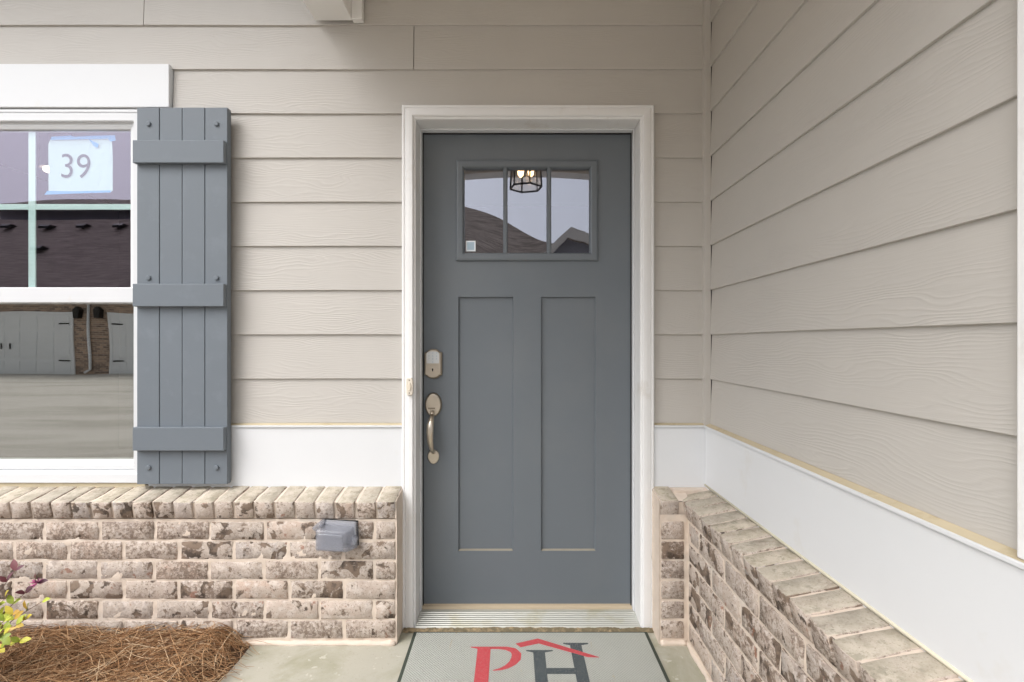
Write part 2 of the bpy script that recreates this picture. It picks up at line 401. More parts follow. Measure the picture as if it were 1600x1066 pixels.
# ================================================================== RIGHT SIDING WALL
XW = 0.785
rw = thing('siding_wall', (0.85, 1.2, 0.56), 'beige lap siding side wall running toward us on the right', 'wall')
Y_END = 0.05
box('sheathing', (0.806, 0.93, Y_END + 0.02, 1.973, -.3, WT), M['room'], rw)
for k in range(12):
    z = ROW0 + PITCH * k + (0.0 if k else 0.0)
    H = WT - z if k == 11 else 0.192
    for a, b in ((0.735, 1.933), (Y_END + 0.12, 0.628)):
        plank(rw, (XW, (a + b) / 2, z), b - a, R(-90), H)
box('trim_board', (0.769, 0.800, 0.630, 0.742, 0.812, WT), M['white_rough'], rw, 0.0025)
box('trim_board', (0.769, 0.800, Y_END, Y_END + 0.115, 0.812, WT), M['white_rough'], rw, 0.0025)
box('skirt_board', (0.770, 0.804, Y_END, 1.9395, 0.545, 0.7985), M['white'], rw, 0.002)
box('drip_cap', (0.764, 0.805, Y_END - 0.004, 1.9335, 0.7995, 0.8085), M['white'], rw, 0.0015)
pydata('caulk_bead', [(0.7675, Y_END, 0.809), (0.7675, 1.933, 0.809), (0.793, 1.933, 0.8180), (0.793, Y_END, 0.8180)], [(0, 3, 2, 1)], M['pollen'], rw)
box('corner_fill', (0.63, 0.7695, 1.900, 1.9395, 0.50, 0.5615), M['mortar'], rw)
# little caulk seam where the boards meet the brick ledge
tube('caulk_seam', [(0.7695, Y_END, 0.570), (0.7695, 1.2, 0.571), (0.7695, 1.938, 0.572)], [0.0045] * 3, paint('seam_caulk', (.62, .58, .46), 0.7, 0.1, 12), rw, 6)

# ================================================================== BRICK WALLS
def brick_mesh(L, D, H, seed, xs, ys, zs, amp=0.0014, rim=0.0017):
    """box lattice skin, jittered, with softened arrises; vertex attribute edge = 1 on the arrises"""
    rng = random.Random(seed); e = 0.0034
    def ax(S, n): return [-S / 2, -S / 2 + e] + [-S / 2 + S * i / n for i in range(1, n)] + [S / 2 - e, S / 2]
    X, Y, Z = ax(L, xs), ax(D, ys), ax(H, zs)
    idx, V, E, F = {}, [], [], []
    so = Vector((seed * 3.1, seed * 1.7, seed * 0.9))
    def vid(i, j, k):
        if (i, j, k) in idx: return idx[(i, j, k)]
        p = Vector((X[i], Y[j], Z[k]))
        bx, by, bz = i in (0, len(X) - 1), j in (0, len(Y) - 1), k in (0, len(Z) - 1)
        nb = bx + by + bz
        if nb >= 2:
            r = rim * (0.5 + 1.1 * rng.random())
            if bx: p.x -= math.copysign(r, p.x)
            if by: p.y -= math.copysign(r, p.y)
            if bz: p.z -= math.copysign(r, p.z)
        nv = noise.noise_vector((p + so) * 22)
        p += Vector((nv.x, nv.y, nv.z)) * amp * 1.6
        p += Vector((rng.uniform(-1, 1), rng.uniform(-1, 1), rng.uniform(-1, 1))) * amp * 0.35
        idx[(i, j, k)] = len(V); V.append(p); E.append(1.0 if nb >= 2 else 0.0); return idx[(i, j, k)]
    nx, ny, nz = len(X) - 1, len(Y) - 1, len(Z) - 1
    for i in range(nx):
        for k in range(nz):
            F.append((vid(i, 0, k), vid(i + 1, 0, k), vid(i + 1, 0, k + 1), vid(i, 0, k + 1)))
            F.append((vid(i, ny, k), vid(i, ny, k + 1), vid(i + 1, ny, k + 1), vid(i + 1, ny, k)))
    for i in range(nx):
        for j in range(ny):
            F.append((vid(i, j, nz), vid(i + 1, j, nz), vid(i + 1, j + 1, nz), vid(i, j + 1, nz)))
            F.append((vid(i, j, 0), vid(i, j + 1, 0), vid(i + 1, j + 1, 0), vid(i + 1, j, 0)))
    for j in range(ny):
        for k in range(nz):
            F.append((vid(0, j, k), vid(0, j, k + 1), vid(0, j + 1, k + 1), vid(0, j + 1, k)))
            F.append((vid(nx, j, k), vid(nx, j + 1, k), vid(nx, j + 1, k + 1), vid(nx, j, k + 1)))
    me = bpy.data.meshes.new('brick'); me.from_pydata([tuple(v) for v in V], [], F); me.update()
    for p in me.polygons: p.use_smooth = True
    a = me.attributes.new('edge', 'FLOAT', 'POINT')
    for n, v in enumerate(E): a.data[n].value = v
    return me
BH, CP = 0.0670, 0.0746           # brick height, course pitch
BL, BP = 0.1960, 0.2075           # brick length, pitch
cache = {}
def brick(parent, cx, cy, cz, L, rotz=0.0, mat='brick'):
    """face of the brick at local y = 0 (outside is -y)"""
    key = (round(L, 2), random.randrange(5) if L > 0.15 else random.randrange(3))
    if key not in cache:
        cache[key] = brick_mesh(L, 0.085, BH, 7 * len(cache) + 3, 4 if L > .15 else 2, 1, 2); cache[key].materials.append(M[mat])
    o = bpy.data.objects.new('brick', cache[key]); C.objects.link(o)
    d = 0.0425 + random.uniform(-0.0014, 0.0010)
    o.location = (cx - math.sin(rotz) * d, cy + math.cos(rotz) * d, cz + random.uniform(-.0012, .0012))
    o.rotation_euler = (random.uniform(-.006, .006), random.uniform(-.007, .007), rotz + random.uniform(-.008, .008))
    return attach(o, parent)
rl = []
SLOPE = R(11)
RLW, RLD, RLH = 0.0675, 0.136, 0.066
for i in range(6):
    me = brick_mesh(RLW, RLD, RLH, 101 + 13 * i, 2, 3, 2, 0.0016, 0.0015); me.materials.append(M['ledge_brick']); rl.append(me)
def rowlock(parent, cx, cy, cz, rotz):
    o = bpy.data.objects.new('ledge_brick', random.choice(rl)); C.objects.link(o)
    o.location = (cx, cy, cz + random.uniform(-.0015, .0015)); o.rotation_euler = (SLOPE + random.uniform(-.009, .009), random.uniform(-.012, .012), rotz + random.uniform(-.012, .012))
    return attach(o, parent)
def sheet(name, f, u0, u1, v0, v1, du, mat, parent, amp=0.0022, fs=30):
    """uneven mortar face: f(u,v,d) -> point"""
    nu, nv = max(1, int((u1 - u0) / du)), max(1, int((v1 - v0) / du))
    V, F = [], []
    for i in range(nu + 1):
        for j in range(nv + 1):
            u, v = u0 + (u1 - u0) * i / nu, v0 + (v1 - v0) * j / nv
            p = Vector(f(u, v, 0)); d = amp * (noise.noise(p * fs) + 0.7 * noise.noise(p * fs * 2.7)) + amp * 0.8 * noise.noise(p * 9)
            V.append(tuple(f(u, v, d)))
    for i in range(nu):
        for j in range(nv):
            a = i * (nv + 1) + j; F.append((a, a + nv + 1, a + nv + 2, a + 1))
    return pydata(name, V, F, mat, parent, True)
ZB = 0.022                        # bottom of first course
YB = 1.834                        # face of the front brick
XB = 0.662                        # face of the side brick
ZTOP = ZB + 6 * CP
def ledge_c(zf=0.5415):           # centre of a rowlock given the height of its top front arris
    return zf
# ---- under the window, left of the door
bl = thing('brick_wall', (-1.4, 1.88, 0), 'low whitewashed brick wall with sloping ledge under the window', 'wall')
XE = -0.4345
for r in range(6):
    z = ZTOP - CP * r - CP / 2 - 0.003
    x = XE - 0.006
    first = 0.073 if r % 2 == 0 else (0.186 if r != 1 else 0.19)
    L = first
    while x > -3.1:
        brick(bl, x - L / 2, YB, z, L, 0.0); x -= L + (BP - BL) + random.uniform(-.003, .003); L = BL
LB = lambda x, z: (x, z)
sheet('mortar', lambda u, v, d: (u, YB + 0.0031 - d, v), -3.1, XE, -0.04, ZTOP + 0.004, 0.0085, M['mortar'], bl, 0.0032)
sheet('mortar_end', lambda u, v, d: (XE + d, u, v), YB + 0.003, 1.944, -0.02, ZTOP + 0.06, 0.012, M['mortar'], bl, 0.0015)
box('core', (-3.1, XE - 0.004, YB + 0.012, 1.973, -0.3, ZTOP + 0.0), M['mortar'], bl)
YL, ZL = 1.820, 0.5415            # front arris of the ledge
RP = 0.0761
cyl = YL + RLD / 2 * math.cos(SLOPE) + RLH / 2 * math.sin(SLOPE) - 0.003
czl = ZL - RLH / 2 * math.cos(SLOPE) + RLD / 2 * math.sin(SLOPE)
x = XE - 0.004 - RLW / 2
while x > -3.05:
    rowlock(bl, x, cyl, czl, random.uniform(-.01, .01)); x -= RP + random.uniform(-.0015, .0015)
def ledge_mortar(parent, name, a, b, tr):
    s, c = math.sin(SLOPE), math.cos(SLOPE)
    o1 = sheet(name, lambda u, v, d: tr(u, YL + 0.006 + v * c - d * s, ZL - 0.0022 + v * s + d * c), a, b, 0, 0.128, 0.012, M['mortar'], parent, 0.002)
    o2 = sheet(name, lambda u, v, d: tr(u, YL + 0.006 - d + (0.066 - v) * s * 0.9, ZL - 0.066 + v), a, b, 0, 0.0615, 0.012, M['mortar'], parent, 0.002)
    o3 = sheet(name, lambda u, v, d: tr(u, YL + 0.016 + v, ZL - 0.0655), a, b, 0, 0.05, 0.02, M['mortar'], parent, 0.001)
ledge_mortar(bl, 'ledge_mortar', -3.1, XE - 0.001, lambda u, y, z: (u, y, z))
s_, c_ = math.sin(SLOPE), math.cos(SLOPE)
prism('ledge_end', [(YL + 0.008, ZL - 0.064), (YL + 0.007, ZL - 0.006), (1.944, ZL - 0.006 + 0.124 * s_ / c_), (1.944, ZL - 0.064)], 'x', XE - 0.004, XE, M['mortar'], bl)
# mortar squeezed out along the foot
v, f = [], []
pts = [(-1.2 + 0.02 * i, YB + 0.001 + 0.003 * noise.noise(Vector((i * .4, 0, 0))), 0.004 + 0.004 * noise.noise(Vector((i * .3, 3, 0)))) for i in range(39)]
tube_into(v, f, pts, [0.011 + 0.004 * noise.noise(Vector((i * .5, 5, 0))) for i in range(39)], 7); pydata('foot_mortar', v, f, M['mortar'], bl, True)

# ---- right of the door and along the side wall
br = thing('brick_wall', (0.7, 1.2, 0), 'low whitewashed brick wall with sloping ledge along the right side', 'wall')
XS = 0.556
for r in range(6):
    z = ZTOP - CP * r - CP / 2 - 0.003
    brick(br, XS + 0.006 + 0.045, YB, z, 0.092 if r % 2 else 0.086, 0.0)
    y = YB - 0.012
    L = 0.09 if r % 2 == 0 else BL
    while y > Y_END - 0.02:
        L = min(L, max(0.05, y - Y_END))
        brick(br, XB, y - L / 2, z, L, R(-90)); y -= L + (BP - BL) + random.uniform(-.003, .003); L = BL
sheet('mortar', lambda u, v, d: (u, YB + 0.0046 - d, v), XS, XB + 0.01, -0.04, ZTOP + 0.02, 0.0085, M['mortar'], br, 0.0028)
sheet('mortar', lambda u, v, d: (XB + 0.0031 - d, u, v), Y_END, YB + 0.006, -0.04, ZTOP + 0.004, 0.0085, M['mortar'], br, 0.0032)
sheet('mortar_end', lambda u, v, d: (XS - d, u, v), YB + 0.003, 1.945, -0.02, ZTOP + 0.062, 0.012, M['mortar'], br, 0.0015)
boxes('core', [(XS + 0.003, XB + 0.02, YB + 0.012, 1.973, -0.3, ZTOP), (XB + 0.02, 0.805, Y_END + 0.005, 1.972, -0.3, ZTOP - 0.001)], M['mortar'], br)
XL = 0.647
cxr = XL + RLD / 2 * math.cos(SLOPE) + RLH / 2 * math.sin(SLOPE) - 0.003
y = 0.9106 + RP / 2 + RP * 13
ys_ = []
y = 0.9106 - RP / 2 - RP * 11
while y < 1.93:
    if y > Y_END + 0.03: rowlock(br, cxr, y, czl, R(-90))
    y += RP
ledge_mortar(br, 'ledge_mortar', Y_END, 1.944, lambda u, y, z: (XL + (y - YL), u, z))
# the short return beside the door: one cut brick in a bed of mortar
rowlock(br, XS + 0.004 + RLW / 2, cyl + 0.012, czl + 0.002, 0.04)
ledge_mortar(br, 'return_mortar', XS, XL + 0.03, lambda u, y, z: (u, y + 0.012, z))
prism('ledge_end', [(YL + 0.020, ZL - 0.064), (YL + 0.019, ZL - 0.006), (1.944, ZL - 0.006 + 0.118 * s_ / c_), (1.944, ZL - 0.064)], 'x', XS, XS + 0.004, M['mortar'], br)
v, f = [], []
pts = [(XS + 0.004 + 0.012 * i, YB + 0.002, 0.004) for i in range(9)]
tube_into(v, f, pts, [0.012 + 0.004 * noise.noise(Vector((i * .5, 5, 0))) for i in range(9)], 7)
pts = [(XB + 0.002 + 0.003 * noise.noise(Vector((i * .4, 0, 0))), YB - 0.02 * i, 0.004) for i in range(70)]
tube_into(v, f, pts, [0.012 + 0.005 * noise.noise(Vector((i * .5, 9, 0))) for i in range(70)], 7); pydata('foot_mortar', v, f, M['mortar'], br, True)

# ================================================================== DOOR FRAME
df = thing('door_frame', (0.064, 1.98, 0), 'white painted door casing with ribbed metal sill', 'door frame')
CX = 0.0638
OX, IX, OZ, IZ = 0.5015, 0.4500, 2.0840, 2.0330
prof = [(0.0, 1.972), (0.0, 1.934), (0.004, 1.930), (0.010, 1.930), (0.0125, 1.933), (0.0155, 1.929), (0.030, 1.9265), (0.0425, 1.9265), (0.046, 1.931), (0.0475, 1.937), (0.0515, 1.939), (0.0515, 1.972)]
for side in ('left', 'right', 'head'):
    V, F = [], []
    n = len(prof)
    ends = []
    for e in (0, 1):
        for (u, yy) in prof:
            if side == 'head': x = (-1 if e == 0 else 1) * (OX - u); V.append((CX + x, yy, OZ - u))
            else:
                sg = -1 if side == 'left' else 1
                V.append((CX + sg * (OX - u), yy, 0.001 if e == 0 else OZ - u))
    for i in range(n): F.append((i, (i + 1) % n, n + (i + 1) % n, n + i))
    F.append(tuple(range(n))); F.append(tuple(range(n, 2 * n))[::-1])
    o = pydata('casing', V, F, M['white_rough'], df)
    bm = bmesh.new(); bm.from_mesh(o.data); bmesh.ops.recalc_face_normals(bm, faces=bm.faces); bm.to_mesh(o.data); bm.free()
JX, JZ = 0.4478, 2.0300
for sg in (-1, 1):
    a, b = sorted((CX + sg * JX, CX + sg * (JX + 0.014)))
    box('jamb', (a, b, 1.9405, 2.10, 0.0, JZ + 0.014), M['white_rough'], df, 0.001)
    a, b = sorted((CX + sg * (JX - 0.0065), CX + sg * (JX - 0.0005)))
    box('stop', (a, b, 2.026, 2.0535, 0.02, JZ - 0.001), M['white'], df, 0.0015)
    a, b = sorted((CX + sg * (JX - 0.0105), CX + sg * (JX - 0.0005)))
    box('weatherstrip', (a, b, 2.0545, 2.0585, 0.02, JZ - 0.001), M['dark'], df)
box('jamb', (CX - JX + 0.0005, CX + JX - 0.0005, 1.9405, 2.10, JZ, JZ + 0.014), M['white_rough'], df, 0.001)
box('stop', (CX - JX + 0.007, CX + JX - 0.007, 2.026, 2.0535, JZ - 0.0065, JZ - 0.0005), M['white'], df, 0.0015)
box('weatherstrip', (CX - JX + 0.011, CX + JX - 0.011, 2.0545, 2.0585, JZ - 0.011, JZ - 0.0005), M['dark'], df)
# ribbed sill
pr = [(1.927, -0.002), (1.927, 0.006), (1.929, 0.009)]
y, z = 1.931, 0.0095
for i in range(8):
    pr += [(y, z), (y + 0.002, z + 0.0026), (y + 0.0075, z + 0.0026), (y + 0.0095, z - 0.0004)]
    y += 0.0125; z += 0.0011
pr += [(2.044, z), (2.044, -0.002)]
prism('sill', pr, 'x', CX - JX + 0.0008, CX + JX - 0.0008, M['alu'], df)
box('sill_strip', (CX - JX + 0.0008, CX + JX - 0.0008, 2.0445, 2.10, 0.0, 0.0285), M['tanwood'], df, 0.002)

sheet('debris_strip', lambda u, v, d: (u, v, 0.003 + 2.0 * d + 0.35 * (v - 1.905)), -0.43, 0.56, 1.905, 1.9265, 0.006, paint('grit', (.16, .13, .08), 0.95, 0.5, 60, 0.8, 150, dirt=((.36, .27, .16), 30, 0.5, 0.8)), df, 0.0016, 60)
# ================================================================== FRONT DOOR
fd = thing('front_door', (CX, 2.08, 0.03), 'grey front door with three small panes and two tall panels', 'door')
YD = 2.060
DX0, DX1, DZ0, DZ1 = CX - 0.4455, CX + 0.4455, 0.033, 2.0265
PX = ((-0.2277, 0.0054), (0.1222, 0.3553)); PZ0, PZ1 = 0.2563, 1.3325
LX0, LX1, LZ0, LZ1 = -0.214, 0.341, 1.502, 1.888     # lite cut-out
cols = [DX0, PX[0][0], PX[0][1], PX[1][0], PX[1][1], DX1]
bm = bmesh.new()
def quad(p): bm.faces.new([bm.verts.new(q) for q in p])
def front_rect(x0, x1, z0, z1): quad(((x0, YD, z0), (x1, YD, z0), (x1, YD, z1), (x0, YD, z1)))
front_rect(DX0, DX1, DZ0, PZ0); front_rect(DX0, DX1, PZ1, LZ0); front_rect(DX0, DX1, LZ1, DZ1)
front_rect(DX0, PX[0][0], PZ0, PZ1); front_rect(PX[0][1], PX[1][0], PZ0, PZ1); front_rect(PX[1][1], DX1, PZ0, PZ1)
front_rect(DX0, LX0, LZ0, LZ1); front_rect(LX1, DX1, LZ0, LZ1)
def well(x0, x1, z0, z1, i, d):
    A = ((x0, YD, z0), (x1, YD, z0), (x1, YD, z1), (x0, YD, z1)); B = ((x0 + i, YD + d, z0 + i), (x1 - i, YD + d, z0 + i), (x1 - i, YD + d, z1 - i), (x0 + i, YD + d, z1 - i))
    for k in range(4): quad((A[k], A[(k + 1) % 4], B[(k + 1) % 4], B[k]))
for a, b in PX: well(a, b, PZ0, PZ1, 0.0045, 0.0115)
well(LX0, LX1, LZ0, LZ1, 0.0, 0.04)
for p in (((DX0, YD, DZ0), (DX0, YD, DZ1), (DX0, YD + .044, DZ1), (DX0, YD + .044, DZ0)), ((DX1, YD, DZ0), (DX1, YD + .044, DZ0), (DX1, YD + .044, DZ1), (DX1, YD, DZ1)),
          ((DX0, YD, DZ1), (DX1, YD, DZ1), (DX1, YD + .044, DZ1), (DX0, YD + .044, DZ1)), ((DX0, YD, DZ0), (DX0, YD + .044, DZ0), (DX1, YD + .044, DZ0), (DX1, YD, DZ0))): quad(p)
bmesh.ops.remove_doubles(bm, verts=bm.verts, dist=1e-5)
link('slab', mesh_bm(bm), M['door'], fd)
for a, b in PX: box('panel', (a + .0043, b - .0043, YD + 0.0113, YD + 0.03, PZ0 + .0043, PZ1 - .0043), M['door'], fd)
M['dull_pollen'] = paint('door_dust', (.27, .245, .195), 0.7, 0.15, 30)
for a, b in PX: pydata('pollen_line', [(a + .001, YD + .0008, PZ0 + .0006), (b - .001, YD + .0008, PZ0 + .0006), (b - .005, YD + .0112, PZ0 + .0049), (a + .005, YD + .0112, PZ0 + .0049)], [(0, 1, 2, 3)], M['dull_pollen'], fd)
box('door_sweep', (DX0 + .002, DX1 - .002, YD - 0.002, YD + 0.03, 0.0290, 0.0328), M['tanwood'], fd)
# glazing frame: moulded picture-frame profile, mitred
def mitred(name, x0, x1, z0, z1, prof, mat, parent):
    """prof: list of (inset from outer edge, y)"""
    V, F = [], []; n = len(prof)
    for (sx, sz) in ((0, 0), (1, 0), (1, 1), (0, 1)):
        for (u, yy) in prof: V.append(((x0 + u) if sx == 0 else (x1 - u), yy, (z0 + u) if sz == 0 else (z1 - u)))
    for c in range(4):
        for i in range(n): a, b = c * n + i, c * n + (i + 1) % n; d = ((c + 1) % 4) * n; F.append((a, d + i, d + (i + 1) % n, b))
    o = pydata(name, V, F, mat, parent)
    bm = bmesh.new(); bm.from_mesh(o.data); bmesh.ops.recalc_face_normals(bm, faces=bm.faces); bm.to_mesh(o.data); bm.free(); return o
lf = mitred('lite_frame', -0.2360, 0.3630, 1.4840, 1.9100,
       [(0.0, YD + 0.003), (0.0, YD - 0.006), (0.003, YD - 0.010), (0.009, YD - 0.012), (0.026, YD - 0.012), (0.030, YD - 0.009), (0.0335, YD - 0.002), (0.0345, YD + 0.010), (0.0345, YD + 0.003 + 0.012), (0.02, YD + 0.012)], M['door'], fd)
GX0, GX1, GZ0, GZ1 = -0.2020, 0.3290, 1.5180, 1.8760
for a, b in ((-0.0375, -0.0190), (0.1480, 0.1660)):
    prism('muntin', [(a, YD - 0.002), (a + .004, YD - 0.008), (b - .004, YD - 0.008), (b, YD - 0.002), (b, YD + 0.010), (a, YD + 0.010)], 'z', GZ0 - .003, GZ1 + .003, M['door'], fd)
# slightly dished sealed glass behind the muntins
V, F = [], []; N1, N2 = 24, 16
for i in range(N1 + 1):
    for j in range(N2 + 1):
        u, t = i / N1 * 2 - 1, j / N2 * 2 - 1
        V.append((GX0 + (GX1 - GX0) * i / N1, YD + 0.0125 + 0.0024 * (1 - u * u) * (1 - (0.9 if t < 0 else 0.3) * t * t), GZ0 + (GZ1 - GZ0) * j / N2))
for i in range(N1):
    for j in range(N2):
        a = i * (N2 + 1) + j; F.append((a, a + N2 + 1, a + N2 + 2, a + 1))
nv = len(V); V += [(x, y_ + 0.003, z) for x, y_, z in V]; F += [tuple(q + nv for q in f_[::-1]) for f_ in F]
pydata('glass', V, F, M['glass_door'], fd, True)
st = box('sticker', (-0.196, -0.155, YD + 0.0095, YD + 0.0105, 1.527, 1.572), M['sticker'], None, 0.0)
tag(st, 'small white square sticker in lower corner of the door glass', 'sticker')
box('print_field', (-0.1905, -0.1605, YD + 0.0089, YD + 0.0094, 1.533, 1.566), M['sticker_in'], st)
for ch in st.children: ch.matrix_parent_inverse = Matrix.Translation(st.location).inverted()
# --- keypad deadbolt
KX, KZ = (677.5 - 800) * YD / 760, CAM_H - (568.5 - 535) * YD / 760
def arched(hw, hz, arch, sh=0.55, n=10):
    """plate outline: straight sides, shouldered arches at top and bottom"""
    p = []
    sz = hz - arch
    for s in (1, -1):
        seq = [(hw, sz - 0.005), (hw * 0.93, sz - 0.001), (hw * 0.74, sz)] + [(hw * 0.70 * math.cos(math.pi * i / n), sz + arch * math.sin(math.pi * i / n)) for i in range(1, n)] + [(-hw * 0.74, sz), (-hw * 0.93, sz - 0.001), (-hw, sz - 0.005)]
        p += [(x * s, z * s) for x, z in seq]
    return p
off = lambda pts: [(KX + x, KZ + z) for x, z in pts]
kp = prism('keypad_plate', off(arched(0.0375, 0.0625, 0.0125)), 'y', YD - 0.011, YD + 0.001, M['nickel_dark'], fd, 0.003)
prism('keypad_face', off(arched(0.0325, 0.0575, 0.0115)), 'y', YD - 0.020, YD - 0.0105, M['nickel'], kp, 0.003)
scr = prism('keypad_screen', off([(-.026, .002), (.026, .002), (.026, .044)] + [(.026 * math.cos(math.pi * i / 10), .044 + .009 * math.sin(math.pi * i / 10)) for i in range(1, 10)] + [(-.026, .044)]), 'y', YD - 0.0222, YD - 0.0195, M['keypad'], kp, 0.0006)
tx = {c: text_mesh(c, 0.0105) for c in '1234567890'}
for i, c in enumerate(['1', '2', '3', '4', '5', '6', '7', '8', '9', None, '0']):
    if c is None: continue
    o = bpy.data.objects.new('digit', tx[c]); C.objects.link(o)
    if not tx[c].materials: tx[c].materials.append(M['digit'])
    o.location = (KX - 0.016 + 0.016 * (i % 3), YD - 0.0226, KZ + 0.046 - 0.0125 * (i // 3)); o.rotation_euler = (R(90), 0, 0); attach(o, kp)
prism('key_cylinder', ellipse(KX, KZ - 0.024, 0.0125, 0.0125), 'y', YD - 0.026, YD - 0.0195, M['nickel'], kp, 0.0015)
prism('key_slot', [(KX - .0018, KZ - .031), (KX + .0018, KZ - .031), (KX + .0032, KZ - .021), (KX, KZ - .018), (KX - .0032, KZ - .021)], 'y', YD - 0.0266, YD - 0.0255, M['dark'], kp)
# --- handle set
HX = (677.5 - 800) * YD / 760
HZ = lambda y: CAM_H - (y - 535) * YD / 760
rose = prism('handle_rose', ellipse(HX, HZ(632), 0.0355, 0.0505, 36), 'y', YD - 0.014, YD + 0.001, M['nickel_dark'], fd, 0.006)
prism('rose_face', ellipse(HX, HZ(632), 0.0315, 0.0465, 36), 'y', YD - 0.0185, YD - 0.013, M['nickel'], rose, 0.004)
prism('key_slot', [(HX - .003, HZ(645)), (HX + .003, HZ(645)), (HX + .0035, HZ(640.5)), (HX - .0035, HZ(640.5))], 'y', YD - 0.0196, YD - 0.018, M['dark'], rose)
box('maker_mark', (HX - 0.019, HX + 0.009, YD - 0.0192, YD - 0.018, HZ(638.4), HZ(636.2)), M['nickel_dark'], rose)
pts = [(HX, YD - 0.012, HZ(646)), (HX, YD - 0.032, HZ(647.5)), (HX - .001, YD - 0.048, HZ(652)), (HX - .004, YD - 0.058, HZ(661)), (HX - .0055, YD - 0.062, HZ(672)), (HX - .0045, YD - 0.060, HZ(684)), (HX - .001, YD - 0.052, HZ(695)), (HX + .0015, YD - 0.038, HZ(702)), (HX + .001, YD - 0.022, HZ(706)), (HX, YD - 0.006, HZ(708))]
tube('grip', pts, [0.0075, 0.0085, 0.0115, 0.0145, 0.0148, 0.0130, 0.0105, 0.0080, 0.0068, 0.0066], M['nickel'], fd, 16, 0.75)
pts = [(HX, YD - 0.016, HZ(641.5)), (HX + .0, YD - 0.034, HZ(642.5)), (HX, YD - 0.048, HZ(644))]
tube('thumb_latch', pts, [0.006, 0.010, 0.0085], M['nickel'], fd, 12, 0.35)
fo = []
for i in range(30):
    a = 2 * math.pi * i / 30; fo.append((HX + 0.0245 * math.cos(a) * (1 + 0.10 * math.sin(a)), HZ(713.5) + 0.030 * math.sin(a)))
prism('handle_foot', fo, 'y', YD - 0.010, YD + 0.001, M['nickel'], fd, 0.004)
# ------ doorbell on the casing
db = thing('doorbell', (-0.405, 1.925, 0.93), 'ivory doorbell button on the left door casing', 'doorbell')
bx0, bx1, bz0, bz1 = -0.4165, -0.3915, 0.931, 0.999
prism('base_plate', [(bx0 + .004, bz0), (bx1 - .004, bz0), (bx1, bz0 + .006), (bx1 + .0015, (bz0 + bz1) / 2), (bx1, bz1 - .006), (bx1 - .004, bz1), (bx0 + .004, bz1), (bx0, bz1 - .006), (bx0 - .0015, (bz0 + bz1) / 2), (bx0, bz0 + .006)], 'y', 1.9145, 1.9262, M['ivory'], db, 0.003)
prism('button', ellipse(-0.404, 0.965, 0.0068, 0.0165, 18), 'y', 1.9105, 1.9150, M['ivory_button'], db, 0.002)
for z in (0.940, 0.990): prism('screw', ellipse(-0.404, z, 0.0026, 0.0026, 10), 'y', 1.9138, 1.9150, M['nickel_dark'], db)

# ================================================================== WINDOW
wi = thing('window', (-1.95, 1.98, 0.585), 'white vinyl window with pale green grille on the left', 'window')
box('head_board', (-2.54, -1.365, 1.9345, 1.972, 2.0755, 2.2475), M['white'], wi, 0.002)
# outer frame profile
mitred('frame', WI_X0 + .0, WI_X1 - .0, 0.5790, 2.0720, [(0.0, 1.972), (0.0, 1.943), (0.008, 1.940), (0.013, 1.940), (0.014, 1.9435), (0.018, 1.9435), (0.019, 1.940), (0.047, 1.940), (0.050, 1.944), (0.050, 2.03), (0.0, 2.03)], M['vinyl'], wi)
GWX0, GWX1 = -2.360, -1.5430
us = mitred('upper_sash', WI_X0 + .045, WI_X1 - .045, 1.300, 2.030, [(0.0, 1.985), (0.0, 1.957), (0.020, 1.957), (0.031, 1.962), (0.034, 1.985)], M['vinyl'], wi)
box('meeting_rail', (WI_X0 + .0503, WI_X1 - .0503, 1.945, 2.005, 1.2985, 1.3600), M['vinyl'], wi, 0.003)
ls = mitred('lower_sash', WI_X0 + .045, WI_X1 - .045, 0.628, 1.335, [(0.0, 2.01), (0.0, 1.978), (0.022, 1.978), (0.033, 1.984), (0.036, 2.01)], M['vinyl'], wi)
box('sill_nose', (WI_X0 + .002, WI_X1 - .002, 1.9315, 1.9425, 0.5805, 0.6180), M['vinyl'], wi, 0.003)
box('sill_step', (WI_X0 + .0503, WI_X1 - .0503, 1.948, 1.979, 0.6300, 0.6500), M['vinyl'], wi, 0.002)
def wavy_pane(name, x0, x1, z0, z1, y, mat, parent, amp):
    V, F = [], []; n1, n2 = 26, 22
    for i in range(n1 + 1):
        for j in range(n2 + 1):
            x, z = x0 + (x1 - x0) * i / n1, z0 + (z1 - z0) * j / n2
            u, t = i / n1 * 2 - 1, j / n2 * 2 - 1
            V.append((x, y + amp * (1 - u * u) * (1 - t * t) + 0.00012 * noise.noise(Vector((x * 5, z * 6, 1.0))), z))
    for i in range(n1):
        for j in range(n2):
            a = i * (n2 + 1) + j; F.append((a, a + n2 + 1, a + n2 + 2, a + 1))
    nv = len(V); V += [(a, b + 0.003, c) for a, b, c in V]; F += [tuple(q + nv for q in f_[::-1]) for f_ in F]
    return pydata(name, V, F, mat, parent, True)
wavy_pane('glass', WI_X0 + .077, WI_X1 - .077, 1.330, 1.998, 1.9700, M['glass_up'], wi, 0.0007)
wavy_pane('glass', WI_X0 + .079, WI_X1 - .079, 0.662, 1.301, 1.9920, M['glass_low'], wi, 0.0005)
gz = 1.6905
box('grille_bar', (-1.9655, -1.9365, 1.9765, 1.9815, 1.332, 1.996), M['grille'], wi, 0.001)
box('grille_bar', (WI_X0 + .08, -1.9657, 1.9765, 1.9815, gz - .0115, gz + .0115), M['grille'], wi, 0.001)
box('grille_bar', (-1.9363, WI_X1 - .08, 1.9765, 1.9815, gz - .0115, gz + .0115), M['grille'], wi, 0.001)
box('sill_caulk', (WI_X0, WI_X1, 1.9385, 1.972, 0.5500, 0.5788), M['pollen'], wi, 0.002)
